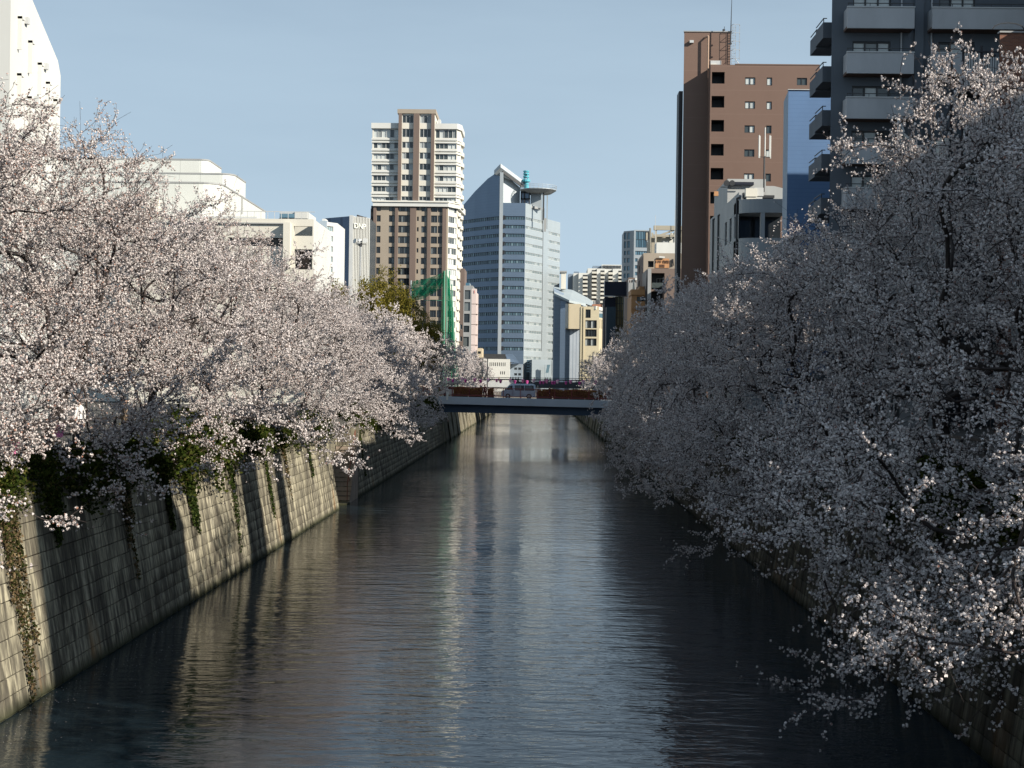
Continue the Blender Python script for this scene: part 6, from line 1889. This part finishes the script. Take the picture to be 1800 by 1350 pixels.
# ------------------------------------------------------------------ cherry trees
M_bark = mat('cherry_bark', (0.045, 0.036, 0.032), 0.9, 0.4, 3.0, 0.6, bump=0.6, bscale=14)
M_twig = mat('cherry_twig', (0.055, 0.042, 0.038), 0.85, 0.3, 4.0)
M_blossom = mat_leaf('cherry_blossom', [(0.0, (0.60, 0.52, 0.50)), (0.35, (0.715, 0.645, 0.62)), (0.80, (0.78, 0.725, 0.70)), (0.96, (0.76, 0.70, 0.67)), (0.98, (0.34, 0.17, 0.14)), (1.0, (0.24, 0.13, 0.09))], 0.10)
M_blossom_red = mat_leaf('cherry_blossom_leafing', [(0.0, (0.60, 0.51, 0.485)), (0.35, (0.705, 0.635, 0.60)), (0.89, (0.77, 0.715, 0.68)), (0.94, (0.45, 0.24, 0.18)), (1.0, (0.28, 0.13, 0.08))], 0.14)

def grow(seed, env, ctr, limbs, n1, n2, tip=0.006, trunk_h=1.9, step=0.36, lean=0.5, upw=0.25, spray=None):
    """trunk and limbs, then branches that run from the nearest wood to points spread through the crown's volume.
    returns node positions, parents, directions, levels"""
    rng = np.random.default_rng(seed)
    pos, par, dr, lev = [np.zeros(3)], [-1], [np.array([0, 0, 1.0])], [0]
    def add(path, p0, level):
        p = p0
        for q in path:
            pos.append(q); par.append(p); lev.append(level)
            dr.append(unit((q - pos[p])[None])[0]); p = len(pos) - 1
        return p
    k = 5
    t = np.linspace(0, 1, k + 1)[1:]
    tr = np.stack([lean * t ** 1.5 + rng.normal(size=k) * 0.04, rng.normal(size=k) * 0.06, trunk_h * t], axis=1)
    fork = add(list(tr), 0, 0)
    fp = pos[fork]
    for (d, L, rise) in limbs:
        d = np.array(d, float)
        end = fp + unit(d[None])[0] * L
        c1 = fp + np.array([d[0] * 0.38 * L, d[1] * 0.38 * L, rise * 0.6])
        m = max(6, int(L / step))
        u = np.linspace(0, 1, m + 1)[1:, None]
        path = (1 - u) ** 2 * fp + 2 * u * (1 - u) * c1 + u ** 2 * end
        path = path + np.cumsum(rng.normal(size=path.shape) * 0.045, axis=0)
        add(list(path), fork, 1)
    def targets(n, lo, hi):
        out_ = []
        while len(out_) < n:
            v = rng.uniform(-1, 1, size=(n * 3, 3))
            p = env(v, rng)
            for a in p:
                out_.append(a)
        T = np.array(out_[:n])
        return T
    for level, n in ((2, n1), (3, n2)):
        if level == 3 and spray is not None:
            # side shoots spread flat on either hand of each bough, so the crown hangs in layers
            A, D, Lv = np.array(pos), np.array(dr), np.array(lev)
            c = np.where((Lv == 2) | ((Lv == 1) & (np.linalg.norm(A - fp, axis=1) > 1.6)))[0]
            w_ = np.linalg.norm(A[c] - fp, axis=1) ** 1.2
            i = rng.choice(c, size=n, p=w_ / w_.sum())
            d = unit(D[i] + np.array([0, 0, 0.10]))
            side = unit(np.cross(d, np.array([0, 0, 1.0])) + 1e-6)
            upv = np.cross(side, d)
            T = A[i] + d * rng.uniform(0.15, spray[0], size=(n, 1)) + side * rng.normal(size=(n, 1)) * spray[1] + upv * rng.normal(size=(n, 1)) * spray[2]
        else:
            T = targets(n, 0, 1)
        T = T[np.argsort(np.linalg.norm(T - fp, axis=1))]
        for tg in T:
            A = np.array(pos); D = np.array(dr)
            v = tg - A
            L = np.linalg.norm(v, axis=1) + 1e-6
            ca = np.sum(v * D, axis=1) / L
            cost = L * (1 + 0.75 * (1 - ca)) + np.where(np.arange(len(A)) < 4, 5.0, 0.0)
            cost += np.where(np.linalg.norm(A - fp, axis=1) > np.linalg.norm(tg - fp) + 0.2, 2.0, 0.0)
            i = int(np.argmin(cost))
            L = L[i]
            if L < 0.25:
                continue
            m = max(2, int(L / step))
            u = np.linspace(0, 1, m + 1)[1:, None]
            c1 = A[i] + D[i] * min(L * 0.42, 0.9) + np.array([0, 0, upw * L * rng.uniform(-0.4, 1)])
            path = (1 - u) ** 2 * A[i] + 2 * u * (1 - u) * c1 + u ** 2 * tg
            path = path + np.cumsum(rng.normal(size=path.shape) * 0.03, axis=0)
            add(list(path), i, level)
    pos, par, dr, lev = np.array(pos), np.array(par), np.array(dr), np.array(lev)
    nn = len(pos)
    kids = np.zeros(nn)
    w = np.zeros(nn)
    for i in range(nn - 1, 0, -1):
        if w[i] == 0:
            w[i] = tip ** 2.0
        w[par[i]] += w[i] + 1e-6
    rad = np.sqrt(w)
    return pos, par, dr, lev, np.minimum(rad, 0.30)

def wood_meshes(pos, par, rad, twP, twQ, mats, thick=0.045, names=('trunk', 'branches')):
    i = np.arange(1, len(pos))
    P, Q = pos[par[i]], pos[i]
    rq = rad[i]
    rp = np.minimum(rad[par[i]], rq * 1.35)
    big = rq > thick
    v, q = tubes(P[big], Q[big], rp[big], rq[big], 8)
    tm = np_mesh(names[0], v, q, [mats[0]], smooth=True)
    v1, q1 = tubes(P[~big], Q[~big], rp[~big], rq[~big], 4)
    parts_v, parts_q = [v1], [q1 ]
    if len(twP):
        v2, q2 = tubes(twP, twQ, np.full(len(twP), 0.0065), np.full(len(twP), 0.004), 3)
        parts_v.append(v2); parts_q.append(q2 + len(v1))
    bm_ = np_mesh(names[1], np.concatenate(parts_v), np.concatenate(parts_q), [mats[1]])
    return tm, bm_

def cherry(seed, droop, reach, poms_per_m, petals, half, n1=70, n2=620, twig_n=1.25, height=10.6, blossom=None, rxn=6.4, ry=6.3, low=0.2, skirt=2.4, dexp=1.4):
    zc, rzu, rzl = 4.9, height - 4.9, 4.9 - low
    cx = (reach - rxn) / 2
    rx = (reach + rxn) / 2
    ph = np.random.default_rng(seed).uniform(0, 6.28, size=6)
    def env(v, rng):
        e = 2.8
        u = unit(v)
        # reach of the crown in this direction: lobed, so its outline is uneven
        den = (np.abs(u[:, 0]) / rx) ** e + (np.abs(u[:, 1]) / ry) ** e + (np.abs(u[:, 2]) / np.where(u[:, 2] > 0, rzu, rzl)) ** e
        Rr = den ** (-1 / e)
        az = np.arctan2(u[:, 1], u[:, 0])
        lob = 0.92 + 0.11 * np.sin(3 * az + ph[0] + 2 * u[:, 2]) + 0.08 * np.sin(7 * az + ph[1]) + 0.09 * np.sin(6 * u[:, 2] + ph[2] + 2 * az)
        rr = rng.uniform(0.10, 1.0, size=len(v)) ** 0.42
        p = u * (Rr * lob * rr)[:, None] + np.array([cx, 0, zc])
        p[:, 0] -= np.clip(p[:, 0], 0, None) * 0.42 * np.clip((p[:, 2] - zc + 0.5) / rzu, 0, 1)
        x = np.clip((p[:, 0] - 1.2) / (reach - 1.2), 0, 1.2)
        p[:, 2] -= droop * x ** dexp
        p[:, 2] = np.maximum(p[:, 2], -3.9 + 0.9 * rng.random(len(p)))
        h = np.hypot(p[:, 0], p[:, 1])
        ok = (p[:, 2] > 2.4 - droop * x ** dexp - skirt * np.clip((p[:, 0] - 1.0) / 2.2, 0, 1)) & ~((h < 1.8) & (p[:, 2] < 3.4))
        ok &= ~((p[:, 0] < 1.0) & (p[:, 2] < 2.4))
        return p[ok]
    rng = np.random.default_rng(seed + 100)
    limbs = []
    nl = 8
    for k in range(nl):
        a = 2 * math.pi * (k + rng.uniform(-0.3, 0.3)) / nl
        el = rng.uniform(0.25, 0.7) + (0.25 if math.cos(a) < 0 else -0.05)
        L = rng.uniform(3.6, 4.8) * (1.1 if math.cos(a) > 0.3 else 0.9)
        limbs.append(((math.cos(a), math.sin(a), el - droop * 0.05 * max(0, math.cos(a))), L, rng.uniform(0.9, 1.8)))
    limbs += [((0.25, 0.2, 1.6), 5.0, 1.5), ((-0.2, -0.3, 1.7), 5.2, 1.5), ((0.5, -0.4, 1.2), 5.0, 1.4)]
    pos, par, dr, lev, rad = grow(seed, env, None, limbs, n1, n2, spray=(1.3, 0.62, 0.17))
    # twigs along the fine branches
    fine = np.where((lev >= 2) & (rad < 0.035))[0]
    cnt = rng.poisson(twig_n, size=len(fine))
    b = np.repeat(fine, cnt)
    d = unit(dr[b] * 1.25 + rng.normal(size=(len(b), 3)) * np.array([0.55, 0.55, 0.36]) + np.array([0, 0, 0.14]))
    L = rng.uniform(0.22, 0.75, size=len(b))
    shoot = rng.random(len(b)) < 0.03
    L = np.where(shoot, L * 2.2, L)
    P0 = pos[b]
    mid = P0 + d * (L * 0.5)[:, None]
    d2 = unit(d + rng.normal(size=d.shape) * 0.25 + np.array([0, 0, 0.12]))
    P1 = mid + d2 * (L * 0.5)[:, None]
    twP, twQ = np.concatenate([P0, mid]), np.concatenate([mid, P1])
    # blossom: clusters strung along branches and twigs
    e = np.where((lev >= 3) & (rad < 0.022))[0]
    SP = np.concatenate([pos[par[e]], P0, mid]); SQ = np.concatenate([pos[e], mid, P1])
    dens = np.concatenate([np.full(len(e), 0.7), np.where(shoot, 0.25, 1.0), np.where(shoot, 0.12, 1.0)])
    Ls = np.linalg.norm(SQ - SP, axis=1)
    # bare patches: some sprays are past, some thick
    patch = 0.55 + 0.45 * np.sin(SP[:, 0] * 1.7 + ph[3]) * np.sin(SP[:, 1] * 1.5 + ph[4]) * np.sin(SP[:, 2] * 2.1 + ph[5]) + 0.25
    c = rng.poisson(np.clip(Ls * poms_per_m * dens * np.clip(patch, 0.3, 1.3), 0, 50))
    ii = np.repeat(np.arange(len(SP)), c)
    t = rng.random((len(ii), 1))
    ctr = SP[ii] * (1 - t) + SQ[ii] * t + rng.normal(size=(len(ii), 3)) * 0.042
    fc = unit(rng.normal(size=(len(ctr) * petals, 3)))
    pts = np.repeat(ctr, petals, axis=0) + fc * half * rng.uniform(0.8, 1.3, size=(len(fc), 1))
    v, q = leaf_quads(rng, pts, half, 1.1, facing=fc)
    crown = np_mesh('blossom_crown', v, q, [blossom or M_blossom])
    tm, bm_ = wood_meshes(pos, par, rad, twP, twQ, (M_bark, M_twig))
    return tm, bm_, crown

def place_tree(name, meshes, names, loc, scale, rz, label, cat, group=None):
    t = thing(name, loc, label, cat, group)
    t.scale = scale; t.rotation_euler.z = rz
    for me, nm in zip(meshes, names):
        link(nm, me, t)
    return t
CN = ('trunk', 'branches', 'blossom_crown')
L1 = cherry(3, 3.2, 7.6, 18.0, 6, 0.0195, blossom=M_blossom_red, n1=160, n2=1900, twig_n=1.5, height=10.3)
L2 = cherry(8, 3.0, 7.4, 17.0, 4, 0.027, n1=140, n2=1450, twig_n=1.4, height=9.8)
R1 = cherry(15, 5.8, 9.0, 18.0, 6, 0.0195, n1=175, n2=2000, low=-1.0, skirt=3.8, dexp=1.0, twig_n=1.5, height=9.7)
R2 = cherry(21, 5.2, 9.2, 16.0, 4, 0.027, n1=155, n2=1600, twig_n=1.4, low=-1.2, skirt=4.0, dexp=0.95, height=9.4)
R3 = cherry(27, 7.0, 8.8, 17.0, 6, 0.0195, n1=150, n2=1700, twig_n=1.4, low=0.1, height=9.7)
FAR = cherry(33, 3.2, 7.6, 10.0, 3, 0.052, n1=90, n2=640, twig_n=1.2)
ORD = ('first', 'second', 'third', 'fourth', 'fifth', 'sixth', 'seventh', 'eighth', 'ninth', 'tenth', 'eleventh', 'twelfth', 'thirteenth', 'fourteenth')
rt_ = random.Random(12)
left_y = [28, 37.5, 47.5, 58, 69, 80, 97, 108, 119, 130, 142, 154, 166, 177]
for i, y in enumerate(left_y):
    me = L1 if i in (0, 1) else (L2 if i % 2 else L1) if y < 75 else (FAR if y > 125 else L2)
    k = [1.0, 1.03, 1.0, 0.97, 0.98, 1.0][i] if i < 6 else rt_.uniform(0.86, 0.96)
    lab = ('great sunlit cherry tree with reddish young leaves in its blossom, nearest on the left bank' if i == 0 else
           'tall left bank cherry tree whose low bough hangs a blossom spray over the wall' if i == 1 else
           'last cherry tree of the left row, its blossom brushing the end of the near bridge' if i == len(left_y) - 1 else
           f'sunlit white blossoming cherry tree, {ORD[i]} in the left bank row counting from the near end')
    place_tree('cherry_tree', me, CN, (-15.6 - (2.2 if i >= len(left_y) - 2 else 0) + rt_.uniform(-0.4, 0.4), y, BANK - 0.1), (k, k * (1 if i % 3 else -1), k * rt_.uniform(0.97, 1.04)), rt_.uniform(-0.2, 0.2), lab, 'cherry tree',
               'cherry trees along the left bank')
right_y = [22.0, 30.5, 39.5, 49, 60, 71, 82, 93, 104, 115, 127, 139, 151, 163, 175]
for i, y in enumerate(right_y):
    me = R3 if i in (0, 3) else R1 if i in (1, 2, 4) else R2 if y < 125 else FAR
    k = [1.0, 1.0, 1.04, 1.0, 1.02, 0.98][i] if i < 6 else rt_.uniform(0.95, 1.08)
    lab = ('big shaded cherry tree nearest on the right bank, its boughs drooping almost to the water' if i == 0 else
           'shaded cherry tree on the right whose sunlit top twigs stand before the grey flats' if i == 2 else
           'last cherry tree of the right row, hiding the right end of the bridge' if i == len(right_y) - 1 else
           f'bluish shaded cherry tree, {ORD[i]} in the right bank row counting from the near end')
    place_tree('cherry_tree', me, CN, (13.4 + (0.8 if i == 2 else 0) + rt_.uniform(-0.4, 0.4), y, BANK - 0.1), (-k, k * (1 if i % 3 else -1), k * (1.27 if i == 2 else rt_.uniform(0.97, 1.05))), rt_.uniform(-0.2, 0.2), lab, 'cherry tree',
               'cherry trees along the right bank')
for i, y in enumerate((199, 213, 228, 244, 262, 282, 304, 328, 356, 390)):
    for s, X, side in ((1, -15.2, 'left'), (-1, 13.2, 'right')):
        if s < 0 and y > 340: continue
        k = rt_.uniform(0.85, 1.0)
        place_tree('cherry_tree', FAR, CN, (X + rt_.uniform(-0.5, 0.5), y, BANK - 0.1), (s * k, k * rt_.choice((-1, 1)), k * 0.9), rt_.uniform(-0.2, 0.2),
                   f'far blossoming cherry tree, {ORD[i]} beyond the bridge on the {side} bank', 'cherry tree', f'cherry trees beyond the bridge on the {side} bank')

# ------------------------------------------------------------------ olive trees behind the left row
M_olive = mat_leaf('spring_leaf', [(0.0, (0.09, 0.09, 0.014)), (0.5, (0.19, 0.165, 0.03)), (1.0, (0.30, 0.24, 0.06))], 0.4)
M_brown = mat_leaf('budding_twig_leaf', [(0.0, (0.13, 0.085, 0.06)), (0.6, (0.24, 0.165, 0.12)), (1.0, (0.30, 0.23, 0.10))], 0.25)
def leafy(seed, h, rx, half, n2, per, m, low=0.25):
    ph = np.random.default_rng(seed).uniform(0, 6.28, size=3)
    zc = h * (0.5 + low / 2)
    rz = h - zc
    def env(v, rng):
        u = unit(v)
        az = np.arctan2(u[:, 1], u[:, 0])
        lob = 0.84 + 0.16 * np.sin(3 * az + ph[0] + 3 * u[:, 2]) + 0.1 * np.sin(7 * u[:, 2] + ph[1] + az)
        rr = rng.uniform(0.05, 1, size=len(v)) ** 0.42
        p = u * np.array([rx, rx, rz]) * (lob * rr)[:, None] + np.array([0, 0, zc])
        return p[p[:, 2] > h * low]
    rng = np.random.default_rng(seed + 7)
    limbs = [((math.cos(a), math.sin(a), rng.uniform(0.9, 1.8)), h * rng.uniform(0.35, 0.55), 1.5) for a in np.linspace(0, 5.4, 6)]
    pos, par, dr, lev, rad = grow(seed, env, None, limbs, 40, n2, trunk_h=h * 0.22, step=0.55, lean=0.2)
    e = np.where(lev >= 2)[0]
    ii = np.repeat(e, per)
    pts = pos[ii] + rng.normal(size=(len(ii), 3)) * 0.30
    v, q = leaf_quads(rng, pts, half, 1.6)
    tm, bm_ = wood_meshes(pos, par, rad, np.zeros((0, 3)), np.zeros((0, 3)), (M_bark, M_twig))
    return tm, bm_, np_mesh('foliage_crown', v, q, [m])
TN = ('trunk', 'branches', 'foliage_crown')
O1 = leafy(41, 17.5, 4.6, 0.075, 420, 22, M_olive)
O2 = leafy(42, 15.0, 5.2, 0.075, 420, 14, M_brown)
for (px, D, hk, me, lab) in ((575, 165, 0.86, O1, 'green leafy tree top showing just above the cherry blossom below the striped office'),
                             (668, 200, 1.06, O1, 'tall olive green tree behind the floodlight pole and the cherry row'),
                             (700, 212, 0.97, O1, 'olive tree in front of the tan tower, left of the brown budding tree'),
                             (728, 222, 0.86, O2, 'brownish budding tree beneath the green net post'),
                             (752, 205, 0.70, O1, 'lowest olive green tree, right before the hanging green net')):
    X = at(px, 560, D).x
    place_tree('leafy_tree', me, TN, (X, D, BANK), (hk * 0.9, hk * 0.9, hk), rt_.uniform(0, 6), lab, 'tree', 'leafy trees behind the left cherry row')
